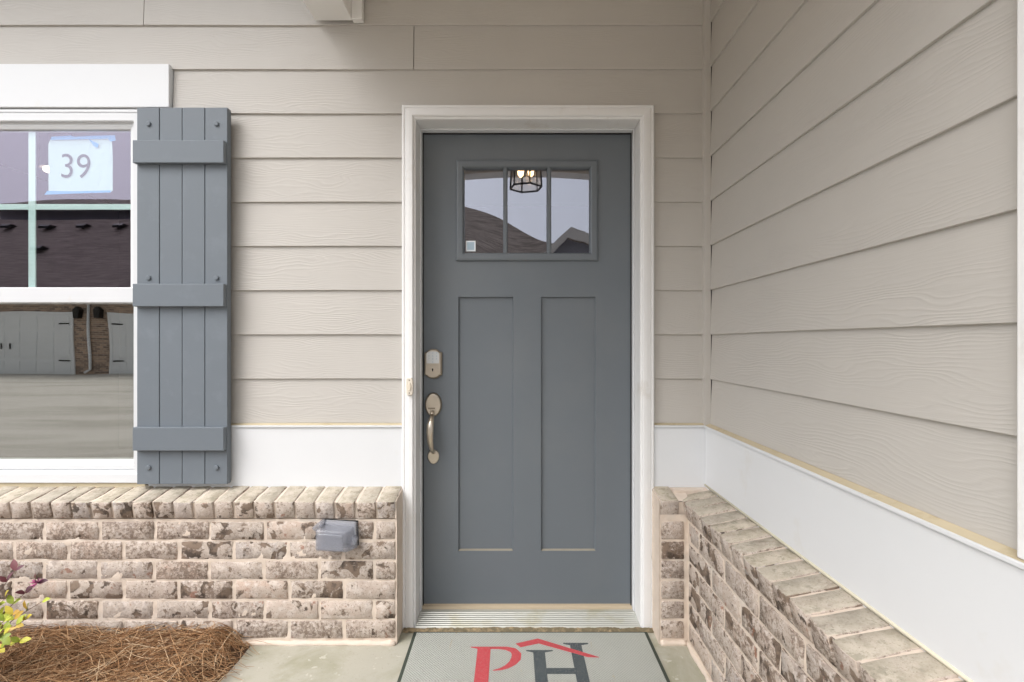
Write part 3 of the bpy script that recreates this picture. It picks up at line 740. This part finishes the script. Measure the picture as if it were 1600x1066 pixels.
# paper notice taped inside the upper pane
YP = 1.990
PXc = lambda x: (x - 800) * YP / 760
PZc = lambda y: CAM_H - (y - 535) * YP / 760
out = [(76, 302), (77, 280), (76, 262), (77.5, 240), (75.5, 226), (79, 218.5), (100, 216.5), (125, 217), (150, 216), (171, 217), (175, 221), (176, 235), (174, 248), (176, 262), (175.5, 285), (176, 298), (172, 301.5), (150, 301), (125, 302), (100, 301.5)]
pn = thing('paper_sign', (PXc(126), YP, PZc(302)), 'white paper notice reading 39 taped inside the window', 'sign')
# crumpled sheet: a fan of small quads within the torn outline
bm = bmesh.new()
vs = [bm.verts.new((PXc(x), YP, PZc(y))) for x, y in out]
fc = bm.faces.new(vs)
bmesh.ops.triangulate(bm, faces=bm.faces)
bmesh.ops.subdivide_edges(bm, edges=bm.edges, cuts=3, use_grid_fill=True)
for v_ in bm.verts: v_.co.y += 0.0016 * noise.noise(v_.co * 24)
ext = bmesh.ops.solidify(bm, geom=bm.faces[:], thickness=0.0004)
bmesh.ops.recalc_face_normals(bm, faces=bm.faces)
link('sheet', mesh_bm(bm), M['paper'], pn)
def poly_y(name, pts, y0, y1, mat, parent): return prism(name, [(PXc(x), PZc(y)) for x, y in pts], 'y', y0, y1, mat, parent)
poly_y('tape', [(80, 219.5), (82, 214.5), (112, 212.5), (118, 214.5), (140, 213), (181, 212), (182, 220.5), (174, 222), (170, 217.5)], YP - 0.0045, YP - 0.0042, M['tape'], pn)
poly_y('tape', [(140, 218), (156, 226), (154, 232), (148, 229)], YP - 0.0052, YP - 0.0049, M['tape'], pn)
poly_y('tape', [(71, 305), (75, 299), (120, 299.5), (175, 298), (174, 301.5), (120, 303), (74, 304.8)], YP - 0.0045, YP - 0.0042, M['tape'], pn)
me = text_mesh('39', 0.142, 0.0002, -0.0010); me.materials.append(M['ink'])
o = bpy.data.objects.new('number', me); C.objects.link(o); o.location = (PXc(118.5), YP - 0.0022, PZc(262)); o.rotation_euler = (R(90), R(1.0), 0); o.scale = (0.94, 1, 1); attach(o, pn)

# ================================================================== SHUTTER
sh = thing('shutter', (-1.29, 1.92, 0.585), 'blue grey board and batten shutter beside the window', 'shutter')
SX0, SX1, SZ0, SZ1 = -1.4650, -1.1125, 0.5855, 2.0575
bw = (SX1 - SX0 + 0.002) / 4
for i in range(4):
    a = SX0 + bw * i
    box('board', (a, a + bw - 0.0022, 1.900 + 0.0006 * (i % 2), 1.927, SZ0, SZ1), M['shutter'], sh, 0.0016)
box('backing', (SX0 + .004, SX1 - .004, 1.9275, 1.9335, SZ0 + 0.004, SZ1 - 0.004), M['dark'], sh)
for y0, y1 in ((219, 254.5), (443.5, 479), (668, 704.5)):
    z1, z0 = CAM_H - (y0 - 535) * 1.88 / 760, CAM_H - (y1 - 535) * 1.88 / 760
    box('batten', (-1.4665, -1.1145, 1.8790, 1.8995, z0, z1), M['shutter'], sh, 0.0022)
bolt_v, bolt_f = [], []
for y in (194, 434.5, 730.5):
    for x in (232.5, 338.5):
        bx, bz = (x - 800) * 1.9 / 760, CAM_H - (y - 535) * 1.9 / 760
        o = prism('bolt', ellipse(bx, bz, 0.0095, 0.0095, 16), 'y', 1.8935, 1.9008, M['shutter'], sh, 0.003)

# ================================================================== OUTLET COVER
ob = NB('clear_grey_plastic')
pr_ = ob.bsdf((.35, .36, .40), 0.10, 0, None, 0.5); t_ = ob.n('ShaderNodeBsdfTransparent'); t_.inputs[0].default_value = (.93, .94, .97, 1)
mx_ = ob.n('ShaderNodeMixShader'); mx_.inputs[0].default_value = 0.40; ob.l(t_.outputs[0], mx_.inputs[1]); ob.l(pr_, mx_.inputs[2]); M['plastic'] = ob.done(mx_.outputs[0])
M['greybox'] = paint('grey_outlet_plate', (.52, .52, .54), 0.5, 0.05)
YO = 1.80
oc = thing('outlet_cover', (-0.66, YB, 0.39), 'translucent grey plastic outlet cover on the brick wall', 'outlet cover')
k_ = YO / 760
ox = lambda x: (x - 800) * k_
oz = lambda y: CAM_H - (y - 535) * k_
def frustum(name, q0, y0, q1, y1, mat, parent, bev=0.004):
    V = [(ox(x), y0, oz(z)) for x, z in q0] + [(ox(x), y1, oz(z)) for x, z in q1]; n = len(q0)
    bm = bmesh.new(); vv = [bm.verts.new(p) for p in V]
    bm.faces.new(vv[:n]); bm.faces.new(vv[n:][::-1])
    for i in range(n): bm.faces.new((vv[i], vv[n + i], vv[n + (i + 1) % n], vv[(i + 1) % n]))
    bmesh.ops.recalc_face_normals(bm, faces=bm.faces)
    bmesh.ops.bevel(bm, geom=list(bm.edges), offset=bev, segments=3, affect='EDGES', profile=0.5)
    return link(name, mesh_bm(bm), mat, parent, True)
frustum('plate', [(505, 817), (552, 820), (553, 853), (506, 851)], YB - 0.016, [(505, 817), (552, 820), (553, 853), (506, 851)], YB + 0.004, M['greybox'], oc, 0.002)
frustum('gasket', [(501, 815.5), (555, 819), (556.5, 858), (502, 856.5)], YB - 0.0035, [(501, 815.5), (555, 819), (556.5, 858), (502, 856.5)], YB + 0.003, M['dark'], oc, 0.0012)
frustum('rim', [(499, 816), (556, 820), (557, 858), (500, 857)], YB - 0.030, [(502, 817), (555, 820), (556, 857), (503, 855)], YB - 0.004, M['plastic'], oc, 0.003)
frustum('bubble', [(496.5, 826), (543, 829), (545, 859.5), (496.5, 856.5)], YB - 0.062, [(499, 818), (554, 822), (555, 859), (498, 857)], YB - 0.0305, M['plastic'], oc, 0.007)
frustum('bubble_step', [(502, 830.5), (538, 833), (539.5, 855), (502, 852.5)], YB - 0.0665, [(500, 828.5), (540, 831), (541.5, 857), (500, 854.5)], YB - 0.0622, M['plastic'], oc, 0.002)
frustum('latch_tab', [(490, 823), (501.5, 813), (508, 817), (496, 828)], YB - 0.055, [(491, 822), (502, 813), (508, 817), (498, 827)], YB - 0.012, M['plastic'], oc, 0.003)
frustum('hinge_lug', [(552, 838), (560, 842), (556, 850), (549, 852)], YB - 0.045, [(551, 838), (558, 842), (556, 850), (550, 852)], YB - 0.012, M['plastic'], oc, 0.002)

# ================================================================== DOORMAT
dm = thing('doormat', (0.072, 1.6, 0.0), 'pale grey doormat with red and grey PH monogram', 'doormat')
b = NB('mat_pile'); v = b.coords()
wv = b.n('ShaderNodeTexWave', wave_type='BANDS', bands_direction='DIAGONAL'); b.l(v, wv.inputs[0]); wv.inputs['Scale'].default_value = 60; wv.inputs['Distortion'].default_value = 2.5; wv.inputs['Detail'].default_value = 2
n_ = b.noise(v, 420, 3, 0.7); n2_ = b.noise(v, 5, 5, 0.6)
c = b.mix(n2_, (.40, .41, .375), (.50, .505, .475)); c = b.mix(b.math('MULTIPLY', n_, 0.5), c, (.30, .32, .27))
c = b.mix(b.math('MULTIPLY', wv.outputs['Fac'], 0.10), c, (.30, .32, .27))
mp = b.n('ShaderNodeVectorMath', operation='MULTIPLY'); b.l(b.coords(), mp.inputs[0]); mp.inputs[1].default_value = (26, 7, 1)
stn = b.noise(mp.outputs[0], 1.0, 5, 0.6, 0.8)
c = b.mix(b.math('MULTIPLY', b.ramp(stn, [(0.66, 0.0), (0.74, 1.0)]), 0.55), c, (.42, .30, .14))
M['pile'] = b.done(b.bsdf(c, 0.95, 0, b.bump(b.math('ADD', n_, b.math('MULTIPLY', wv.outputs['Fac'], 0.6)), 0.9, 0.003), 0.15))
def pile(name, col):
    b = NB(name); v = b.coords(); n = b.noise(v, 380, 3, 0.7)
    c = b.mix(n, tuple(x * .62 for x in col), tuple(min(1, x * 1.4) for x in col)); c = b.mix(b.ramp(b.noise(v, 500, 2), [(0.58, 0.0), (0.66, 0.5)]), c, (.45, .43, .40))
    return b.done(b.bsdf(c, 0.95, 0, b.bump(n, 0.9, 0.003), 0.15))
M['red'] = pile('mat_red', (.50, .070, .082)); M['ink_grey'] = pile('mat_charcoal', (.070, .085, .092))
MX0, MX1, MY0, MY1 = -0.3850, 0.5300, 1.290, 1.9080
box('rubber_border', (MX0, MX1, MY0, MY1, 0.0004, 0.0050), M['rubber'], dm, 0.002)
box('pile', (MX0 + .013, MX1 - .013, MY0 + .013, MY1 - .011, 0.0045, 0.0085), M['pile'], dm, 0.002)
ZM = 0.0086
def flat(name, polys, mat, z=ZM, t=0.0008):
    bm = bmesh.new()
    for P in polys:
        A = [bm.verts.new((x, y, z + t)) for x, y in P]; B = [bm.verts.new((x, y, z - 0.001)) for x, y in P]; n = len(P)
        bm.faces.new(A); bm.faces.new(B[::-1])
        for i in range(n): bm.faces.new((A[i], B[i], B[(i + 1) % n], A[(i + 1) % n]))
    bmesh.ops.recalc_face_normals(bm, faces=bm.faces)
    return link(name, mesh_bm(bm), mat, dm)
# letter P: serifed stem with an open bowl
cl = [(-.082, 1.8005, .013), (-.050, 1.8005, .014), (-.020, 1.7975, .019), (.005, 1.786, .028), (.0165, 1.765, .035), (.0140, 1.738, .035), (.002, 1.715, .028), (-.018, 1.695, .019), (-.040, 1.683, .011), (-.066, 1.6765, .003)]
bowl = []
for i, (x, y, wd) in enumerate(cl):
    a = cl[max(0, i - 1)]; c_2 = cl[min(len(cl) - 1, i + 1)]; d = Vector((c_2[0] - a[0], c_2[1] - a[1])).normalized(); nn = Vector((-d.y, d.x)); bowl.append(((x + nn.x * wd / 2, y + nn.y * wd / 2), (x - nn.x * wd / 2, y - nn.y * wd / 2)))
polys = [[(-.127, 1.520), (-.079, 1.520), (-.079, 1.807), (-.153, 1.807), (-.153, 1.803), (-.127, 1.795)], [(-.150, 1.508), (-.056, 1.508), (-.079, 1.5195), (-.127, 1.5195)]]
polys += [[bowl[i][0], bowl[i + 1][0], bowl[i + 1][1], bowl[i][1]] for i in range(len(bowl) - 1)]
flat('letter_p', polys, M['red'])
flat('letter_h', [[(.0775, 1.520), (.120, 1.520), (.120, 1.774), (.1495, 1.782), (.1495, 1.787), (.052, 1.787), (.052, 1.782), (.0775, 1.774)],
                  [(.2165, 1.520), (.259, 1.520), (.259, 1.816), (.286, 1.824), (.286, 1.830), (.192, 1.830), (.192, 1.824), (.2165, 1.816)],
                  [(.1202, 1.659), (.2163, 1.659), (.2163, 1.6885), (.1202, 1.6885)], [(.052, 1.508), (.1495, 1.508), (.1202, 1.5195), (.0775, 1.5195)], [(.19, 1.508), (.286, 1.508), (.259, 1.5195), (.2165, 1.5195)]], M['ink_grey'])
flat('roof_mark', [[(.0144, 1.8243), (.0326, 1.804), (.1007, 1.827), (.0984, 1.855)], [(.0984, 1.855), (.1007, 1.827), (.272, 1.7475), (.313, 1.7456)]], M['red'], ZM + 0.0010)

# ================================================================== PORCH ROOF
pf = thing('porch_roof', (0, 1.0, 2.42), 'pale painted porch beam meeting the siding at the top', 'porch roof')
PCZ = 2.62
box('beam', (-0.783, -0.634, 0.22, 1.9335, 2.418, 2.70), M['beam'], pf, 0.003)
box('beam_fascia', (-0.795, -0.7835, 0.20, 1.9335, 2.437, 2.72), M['white'], pf, 0.002)
box('wall_block', (-0.6335, -0.592, 1.9180, 1.9490, 2.417, 2.70), M['beam'], pf, 0.002)
box('header', (-0.6335, 0.80, 0.22, 0.36, 2.445, 2.70), M['beam'], pf, 0.003)
box('ceiling', (-0.6335, 0.80, 0.3605, 1.9335, PCZ, 2.66), M['ceil'], pf)
box('roof_deck', (-0.95, 0.80, -0.05, 1.96, 2.76, 2.80), M['siding_trim'], pf)
box('post', (-0.783, -0.634, 0.215, 0.365, 0.0005, 2.4175), M['beam'], pf, 0.003)
box('main_eave', (-4.5, -0.96, 1.45, 1.975, 2.98, 3.06), M['white'], pf)

# ceiling lantern, reflected in the door glass
la = thing('ceiling_lantern', (0.10, 0.62, 2.27), 'black six-sided porch lantern reflected in the door glass', 'lantern')
lx, ly = 0.10, 0.66
hexp = lambda r, rot=0: [(lx + r * math.cos(math.pi / 3 * i + rot), ly + r * math.sin(math.pi / 3 * i + rot)) for i in range(6)]
LZ0_, LZ1_ = 2.235, 2.53
v, f = [], []
for z, r in ((LZ0_, 0.105), (LZ1_, 0.092)):
    P = hexp(r, 0.3)
    for i in range(6): tube_into(v, f, [(*P[i], z), (*P[(i + 1) % 6], z)], [0.0065, 0.0065], 6)
P0, P1 = hexp(0.105, 0.3), hexp(0.092, 0.3)
for i in range(6): tube_into(v, f, [(*P0[i], LZ0_), (*P1[i], LZ1_)], [0.005, 0.005], 6)
pydata('cage', v, f, M['black'], la, True)
for i in range(6):
    a, b_, c_3, d_ = P0[i], P0[(i + 1) % 6], P1[(i + 1) % 6], P1[i]
    s = 0.985
    q = [(lx + (p[0] - lx) * s, ly + (p[1] - ly) * s, z) for p, z in ((a, LZ0_), (b_, LZ0_), (c_3, LZ1_), (d_, LZ1_))]
    q2 = [(lx + (p[0] - lx) * .965, ly + (p[1] - ly) * .965, p[2]) for p in q]
    pydata('glass_pane', q + q2, [(0, 1, 2, 3), (7, 6, 5, 4), (0, 4, 5, 1), (1, 5, 6, 2), (2, 6, 7, 3), (3, 7, 4, 0)], M['lglass'], la)
prism('canopy', hexp(0.075, 0.3), 'z', 2.53, PCZ - 0.001, M['black'], la)
for dx, dy in ((-.034, .01), (.032, .02)):
    tube('socket', [(lx + dx, ly + dy, 2.529), (lx + dx, ly + dy, 2.40)], [0.011, 0.011], M['black'], la, 8)
    tube('bulb', [(lx + dx, ly + dy, 2.399), (lx + dx, ly + dy, 2.385), (lx + dx, ly + dy, 2.35), (lx + dx, ly + dy, 2.315), (lx + dx, ly + dy, 2.30)], [0.010, 0.018, 0.022, 0.018, 0.006], M['bulb'], la, 10)

# ================================================================== DIM ROOMS BEHIND THE OPENINGS
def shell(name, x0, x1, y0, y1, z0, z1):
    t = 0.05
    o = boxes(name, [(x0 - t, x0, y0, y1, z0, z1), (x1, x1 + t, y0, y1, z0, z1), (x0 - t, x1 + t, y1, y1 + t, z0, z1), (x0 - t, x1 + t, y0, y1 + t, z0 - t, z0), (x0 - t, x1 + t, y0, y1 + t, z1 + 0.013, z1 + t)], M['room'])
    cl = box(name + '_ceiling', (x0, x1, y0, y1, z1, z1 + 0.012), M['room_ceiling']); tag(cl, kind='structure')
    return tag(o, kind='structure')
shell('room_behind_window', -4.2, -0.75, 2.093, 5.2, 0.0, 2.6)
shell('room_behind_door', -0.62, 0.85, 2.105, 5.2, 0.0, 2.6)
rl_ = thing('ceiling_light', (-2.72, 2.9, 2.3), 'small warm lit ceiling light seen beside the paper notice', 'light')
prism('glow_disc', ellipse(-2.72, 2.9, 0.055, 0.055, 20), 'z', 2.155, 2.17, M['roomlamp'], rl_)
prism('trim_ring', ellipse(-2.72, 2.9, 0.075, 0.075, 20), 'z', 2.1705, 2.60, M['room'], rl_)

# ================================================================== PINE STRAW AND SHRUB
def straw_h(x, y):
    wall = max(0.0, 1 - (1.83 - y) / 0.55)
    h = 0.004 + 0.060 * wall ** 0.8 * (0.75 + 0.45 * noise.noise(Vector((x * 3.1, y * 2, 2.0))))
    h += 0.018 * noise.noise(Vector((x * 6, y * 6, 7.0)))
    edge = min(1.0, max(0.0, (SLAB_L + 0.060 + 0.03 * noise.noise(Vector((y * 5, 4, 1))) - x) / 0.16))
    return (h + 0.03) * edge - 0.02
nx_, ny_ = 70, 60
V, F = [], []
for i in range(nx_ + 1):
    for j in range(ny_ + 1):
        x, y = -3.1 + (SLAB_L + 0.01 + 3.1) * i / nx_, -0.35 + (1.86 + 0.35) * j / ny_
        V.append((x, y, straw_h(x, y) - 0.012))
for i in range(nx_):
    for j in range(ny_): a = i * (ny_ + 1) + j; F.append((a, a + ny_ + 1, a + ny_ + 2, a + 1))
g = pydata('planting_bed', V, F, M['soil'], None, True); tag(g, kind='structure')
V, F = [], []
rng = random.Random(5)
def needle(x, y, ang, L, r, lift, droop):
    base = len(V); n = 4
    bend = rng.uniform(-0.9, 0.9); px, py = x, y; a = ang - bend / 2
    tilt = rng.uniform(-0.10, 0.10); z0 = lift
    pts = []
    for i in range(n + 1):
        t = i / n
        hz = straw_h(px, py) if px < SLAB_L + 0.01 else max(0.0, straw_h(SLAB_L - 0.05, py) * max(0, 1 - (px - SLAB_L) / 0.06))
        pts.append(Vector((px, min(py, 1.826), max(hz, -0.01 if px < SLAB_L else 0.002) + z0 + tilt * (t - .5) * L - droop * abs(t - .5) * L + 0.004)))
        px += math.cos(a) * L / n; py += math.sin(a) * L / n; a += bend / n
    for i, p in enumerate(pts):
        d = pts[min(i + 1, n)] - pts[max(i - 1, 0)]; d.normalize(); u = d.cross(Vector((0, 0, 1))); u.normalize(); q = u.cross(d)
        rr = r * (1.0 if 0 < i < n else 0.55)
        for j in range(3):
            ph = 2.094 * j + 0.5; V.append(tuple(p + (u * math.cos(ph) + q * math.sin(ph)) * rr))
    for i in range(n):
        for j in range(3):
            b0 = base + i * 3 + j; b1 = base + i * 3 + (j + 1) % 3; F.append((b0, b1, b1 + 3, b0 + 3))
for i in range(13500):
    x = rng.uniform(-2.55, SLAB_L - 0.03); y = rng.uniform(1.05, 1.81) if i < 11500 else rng.uniform(0.2, 1.05)
    L = rng.uniform(0.07, 0.19); ang = rng.gauss(0.25, 0.75) + (math.pi if rng.random() < .5 else 0)
    needle(x - math.cos(ang) * L / 2, y - math.sin(ang) * L / 2, ang, L, rng.uniform(0.0006, 0.00115), rng.uniform(-0.006, 0.020), rng.uniform(0, 0.1))
for i in range(420):
    x = SLAB_L + rng.gauss(-0.035, 0.03); y = rng.uniform(0.9, 1.81); ang = rng.uniform(-1.3, 1.0) if rng.random() < .6 else rng.uniform(2.2, 4.2)
    needle(x, y, ang, rng.uniform(0.04, 0.11), rng.uniform(0.0006, 0.001), rng.uniform(0, 0.012), 0.05)
ps = pydata('pine_straw', V, F, M['straw'], None, False); tag(ps, 'brown pine straw heaped against the brick wall', 'pine straw', kind='stuff')

shb = thing('shrub', (-1.86, 1.56, 0.03), 'small shrub with yellow green leaves and a pink flower', 'shrub')
rng = random.Random(21)
sv, sf = [], []; lv, lf_ = [], []; dv, dfc = [], []
def leaf(V, F, p, d, up, L, W):
    d = d.normalized(); side = d.cross(up)
    if side.length < 1e-3: side = d.cross(Vector((1, 0, 0)))
    side.normalize(); nrm = side.cross(d); b = len(V)
    prof_ = [(0, .04), (.18, .62), (.42, 1.0), (.68, .86), (.88, .42), (1.0, .02)]
    for t, wd in prof_:
        c = p + d * (L * t) + nrm * (-0.16 * L * t * t)
        for s in (-1, 0, 1): V.append(tuple(c + side * (s * W / 2 * wd) + nrm * (0.13 * W * wd * abs(s))))
    for i in range(5):
        for s in range(2): a = b + i * 3 + s; F.append((a, a + 1, a + 4, a + 3))
PXY = lambda x, y, Y: Vector(((x - 800) * Y / 760, Y, CAM_H - (y - 535) * Y / 760))
root = Vector((-1.84, 1.57, 0.03))
tips = [(PXY(58, 911, 1.60), 'f'), (PXY(66, 940, 1.60), 'l'), (PXY(24, 892, 1.66), 'd'), (PXY(30, 1003, 1.50), 'l'), (PXY(20, 960, 1.52), 'l'), (PXY(40, 968, 1.56), 'l'), (PXY(-20, 930, 1.55), 'l'), (PXY(-60, 900, 1.55), 'd'), (PXY(-90, 950, 1.50), 'l'), (PXY(-110, 905, 1.65), 'l'), (PXY(-40, 985, 1.42), 'l'), (PXY(8, 935, 1.60), 'l'), (PXY(-140, 960, 1.62), 'l'), (PXY(6, 990, 1.47), 'l')]
flower_at = None
for tip, kind in tips:
    mid = root.lerp(tip, 0.5) + Vector((rng.uniform(-.02, .02), rng.uniform(-.02, .02), 0.035))
    pts = []
    for i in range(9):
        t = i / 8; pts.append(root * (1 - t) ** 2 + mid * 2 * t * (1 - t) + tip * t * t)
    tube_into(sv, sf, pts, [0.0026 - 0.0017 * i / 8 for i in range(9)], 5)
    for i in range(2, 9):
        for s in (-1, 1):
            if rng.random() < 0.04: continue
            p = pts[i]; dd = (pts[i] - pts[i - 1]).normalized()
            o_ = dd * rng.uniform(.3, .8) + Vector((rng.uniform(-1, 1) * .5 + s * .5, rng.uniform(-1, .4) * .6, rng.uniform(-.2, .8)))
            L = rng.uniform(0.028, 0.042)
            one_v, one_f = [], []; dark_ = (kind == 'd' or (kind == 'f' and i > 6))
            leaf(one_v, one_f, p, o_, Vector((rng.uniform(-.3, .3), -0.75, 0.8)), L, L * rng.uniform(.48, .6))
            pydata('leaf', one_v, one_f, M['leaf_dark' if dark_ else 'leaf'], shb, True)
    if kind == 'f': flower_at = tip
pydata('stem', sv, sf, M['stem'], shb, True)
pv, pf_ = [], []
for i in range(34):
    d = Vector((rng.uniform(-1, 1), rng.uniform(-1, .3), rng.uniform(-.3, 1))).normalized()
    leaf(pv, pf_, flower_at, d, Vector((rng.uniform(-1, 1), rng.uniform(-1, 1), rng.uniform(-1, 1))), rng.uniform(.014, .024), 0.0035)
pydata('flower', pv, pf_, M['petal'], shb, True)

# ================================================================== HOUSE ACROSS THE DRIVEWAY (seen in the panes)
hb = NB('far_brick'); hv = hb.coords()
sw = hb.n('ShaderNodeSeparateXYZ'); hb.l(hv, sw.inputs[0]); cb = hb.n('ShaderNodeCombineXYZ'); hb.l(sw.outputs[0], cb.inputs[0]); hb.l(sw.outputs[2], cb.inputs[1])
bt = hb.n('ShaderNodeTexBrick'); hb.l(cb.outputs[0], bt.inputs[0])
bt.inputs['Color1'].default_value = (.48, .33, .24, 1); bt.inputs['Color2'].default_value = (.15, .10, .08, 1); bt.inputs['Mortar'].default_value = (.50, .42, .34, 1)
bt.inputs['Scale'].default_value = 1.0; bt.inputs['Brick Width'].default_value = .21; bt.inputs['Row Height'].default_value = .075; bt.inputs['Mortar Size'].default_value = .008
M['far_brick'] = hb.done(hb.bsdf(bt.outputs[0], 0.9))
rb = NB('shingles'); rv = rb.coords()
mp = rb.n('ShaderNodeVectorMath', operation='MULTIPLY'); rb.l(rv, mp.inputs[0]); mp.inputs[1].default_value = (1.0, 1.0, 15.0)
n_ = rb.noise(mp.outputs[0], 1.6, 4, 0.65)
M['shingle'] = rb.done(rb.bsdf(rb.mix(rb.ramp(n_, [(0.40, 0.0), (0.60, 1.0)]), (.205, .165, .135), (.42, .35, .295)), 0.9))
M['far_siding'] = paint('far_siding', (.32, .32, .36), 0.7, 0.05)
M['garage'] = paint('garage_door_paint', (.80, .81, .82), 0.5, 0.03)
M['fascia'] = paint('far_fascia', (.62, .58, .52), 0.6, 0.04)
hs_ = thing('neighbour_house', (-10, -17, -0.1), 'house with garage doors and dark roof reflected in the window', 'house')
HY, GZ_ = -15.0, -0.105
EZ = 3.05
box('wall', (-30, 6.2, HY - 9.5, HY, GZ_, EZ), M['far_brick'], hs_)
def roof(name, pts, mat): return pydata(name, pts, [tuple(range(len(pts)))], mat, hs_)
RZ, RY = 7.2, -20.0
ov = 0.35
ex0, ex1, ey0, ey1 = -30.4, 6.6, HY + ov, -25 - ov
rx0, rx1 = -25.5, -2.2
V = [(ex0, ey0, EZ), (ex1, ey0, EZ), (ex1, ey1, EZ), (ex0, ey1, EZ), (rx0, RY, RZ), (rx1, RY, RZ)]
pydata('roof', V, [(0, 1, 5, 4), (1, 2, 5), (2, 3, 4, 5), (3, 0, 4), (3, 2, 1, 0)], M['shingle'], hs_)
V = [(-11, -14.2, EZ + .02), (8.6, -14.2, EZ + .02), (8.6, -22, EZ + .02), (-11, -22, EZ + .02), (-7, -18.1, 8.15), (-4.0, -18.1, 8.15)]
pydata('cross_roof', V, [(0, 1, 5, 4), (1, 2, 5), (2, 3, 4, 5), (3, 0, 4), (3, 2, 1, 0)], M['shingle'], hs_)
box('fascia', (ex0, ex1, ey0, ey0 + 0.03, EZ - 0.18, EZ - 0.004), M['fascia'], hs_)
# upper storey behind
box('upper_wall', (-26.2, -12, -24.5, -21.0, 5.5, 8.0), M['far_siding'], hs_)
V = [(-26.9, -20.5, 8.0), (-11.4, -20.5, 8.0), (-11.4, -25, 8.0), (-26.9, -25, 8.0), (-24.5, -22.7, 9.0), (-13.5, -22.7, 9.0)]
pydata('upper_roof', V, [(0, 1, 5, 4), (1, 2, 5), (2, 3, 4, 5), (3, 0, 4), (3, 2, 1, 0)], M['shingle'], hs_)
box('upper_fascia', (-26.9, -11.4, -20.49, -20.46, 7.80, 8.0), M['fascia'], hs_)
# roof vents
for x, t in ((-23.9, .85), (-22.15, .85), (-20.5, .85), (-18.8, .85), (-20.85, .53)):
    y, z = ey0 + (RY - ey0) * t, EZ + (RZ - EZ) * t
    prism('roof_vent', [(y - .25, z + .16), (y + .22, z - .02), (y + .22, z + .10), (y + .1, z + .2)], 'x', x - .2, x + .2, M['black'], hs_)
# garage doors
for gx0, gx1 in ((-22.1, -17.2), (-15.7, -10.8)):
    gd = box('garage_door', (gx0, gx1, HY - 0.02, HY + 0.03, GZ_ + .005, 2.15), M['garage'], hs_)
    nr, nc = 4, 8; hh_ = (2.15 - GZ_) / nr; ww = (gx1 - gx0) / nc
    for r in range(nr):
        for c in range(nc):
            box('raised_panel', (gx0 + ww * c + .07, gx0 + ww * (c + 1) - .07, HY + .0305, HY + .05, GZ_ + hh_ * r + .08, GZ_ + hh_ * (r + 1) - .08), M['garage'], gd)
    for z in (0.38, 1.78):
        for s, xx in ((1, gx0 + .05), (-1, gx1 - .05)):
            a, b_ = sorted((xx, xx + s * .42)); box('strap_hinge', (a, b_, HY + .0505, HY + .065, z, z + .05), M['black'], gd)
    boxes('door_trim', [(gx0 - .09, gx0 - .002, HY, HY + .05, GZ_, 2.25), (gx1 + .002, gx1 + .09, HY, HY + .05, GZ_, 2.25), (gx0 - .002, gx1 + .002, HY, HY + .05, 2.152, 2.25)], M['garage'], hs_)
    for s in (-.18, .18):
        cx = (gx0 + gx1) / 2 + s; tube('pull_handle', [(cx, HY + .06, .85), (cx + .04, HY + .1, .95), (cx, HY + .06, 1.05)], [.025] * 3, M['black'], gd, 6)
tube('downspout', [(-16.5, HY + .06, 2.95), (-16.5, HY + .06, 0.1), (-16.55, HY + .25, -0.02)], [.05] * 3, M['garage'], hs_, 6)
for x in (-16.85, -16.05):
    prism('wall_lantern', [(x - .09, 2.0), (x + .09, 2.0), (x + .13, 2.32), (x, 2.45), (x - .13, 2.32)], 'y', HY + .04, HY + .24, M['black'], hs_)
# front gable wing
wx, wz, wy = 1.62, 5.0, -12.0
prism('gable_wall', [(wx - 3.0, GZ_), (wx + 3.0, GZ_), (wx + 3.0, 3.0), (wx, 4.85), (wx - 3.0, 3.0)], 'y', wy - 5.5, wy, M['far_siding'], hs_)
for s in (-1, 1):
    P = [(wx, wz), (wx + s * 3.4, wz - 3.4 * .62), (wx + s * 3.4, wz - 3.4 * .62 - .16), (wx, wz - .16)]
    prism('gable_roof', P, 'y', wy - 6.5, wy + 0.3, M['shingle'], hs_)
    P = [(wx, wz + .01), (wx + s * 3.42, wz - 3.42 * .62 + .01), (wx + s * 3.42, wz - 3.42 * .62 - .22), (wx, wz - .22)]
    prism('rake_board', P, 'y', wy + 0.301, wy + 0.34, M['fascia'], hs_)
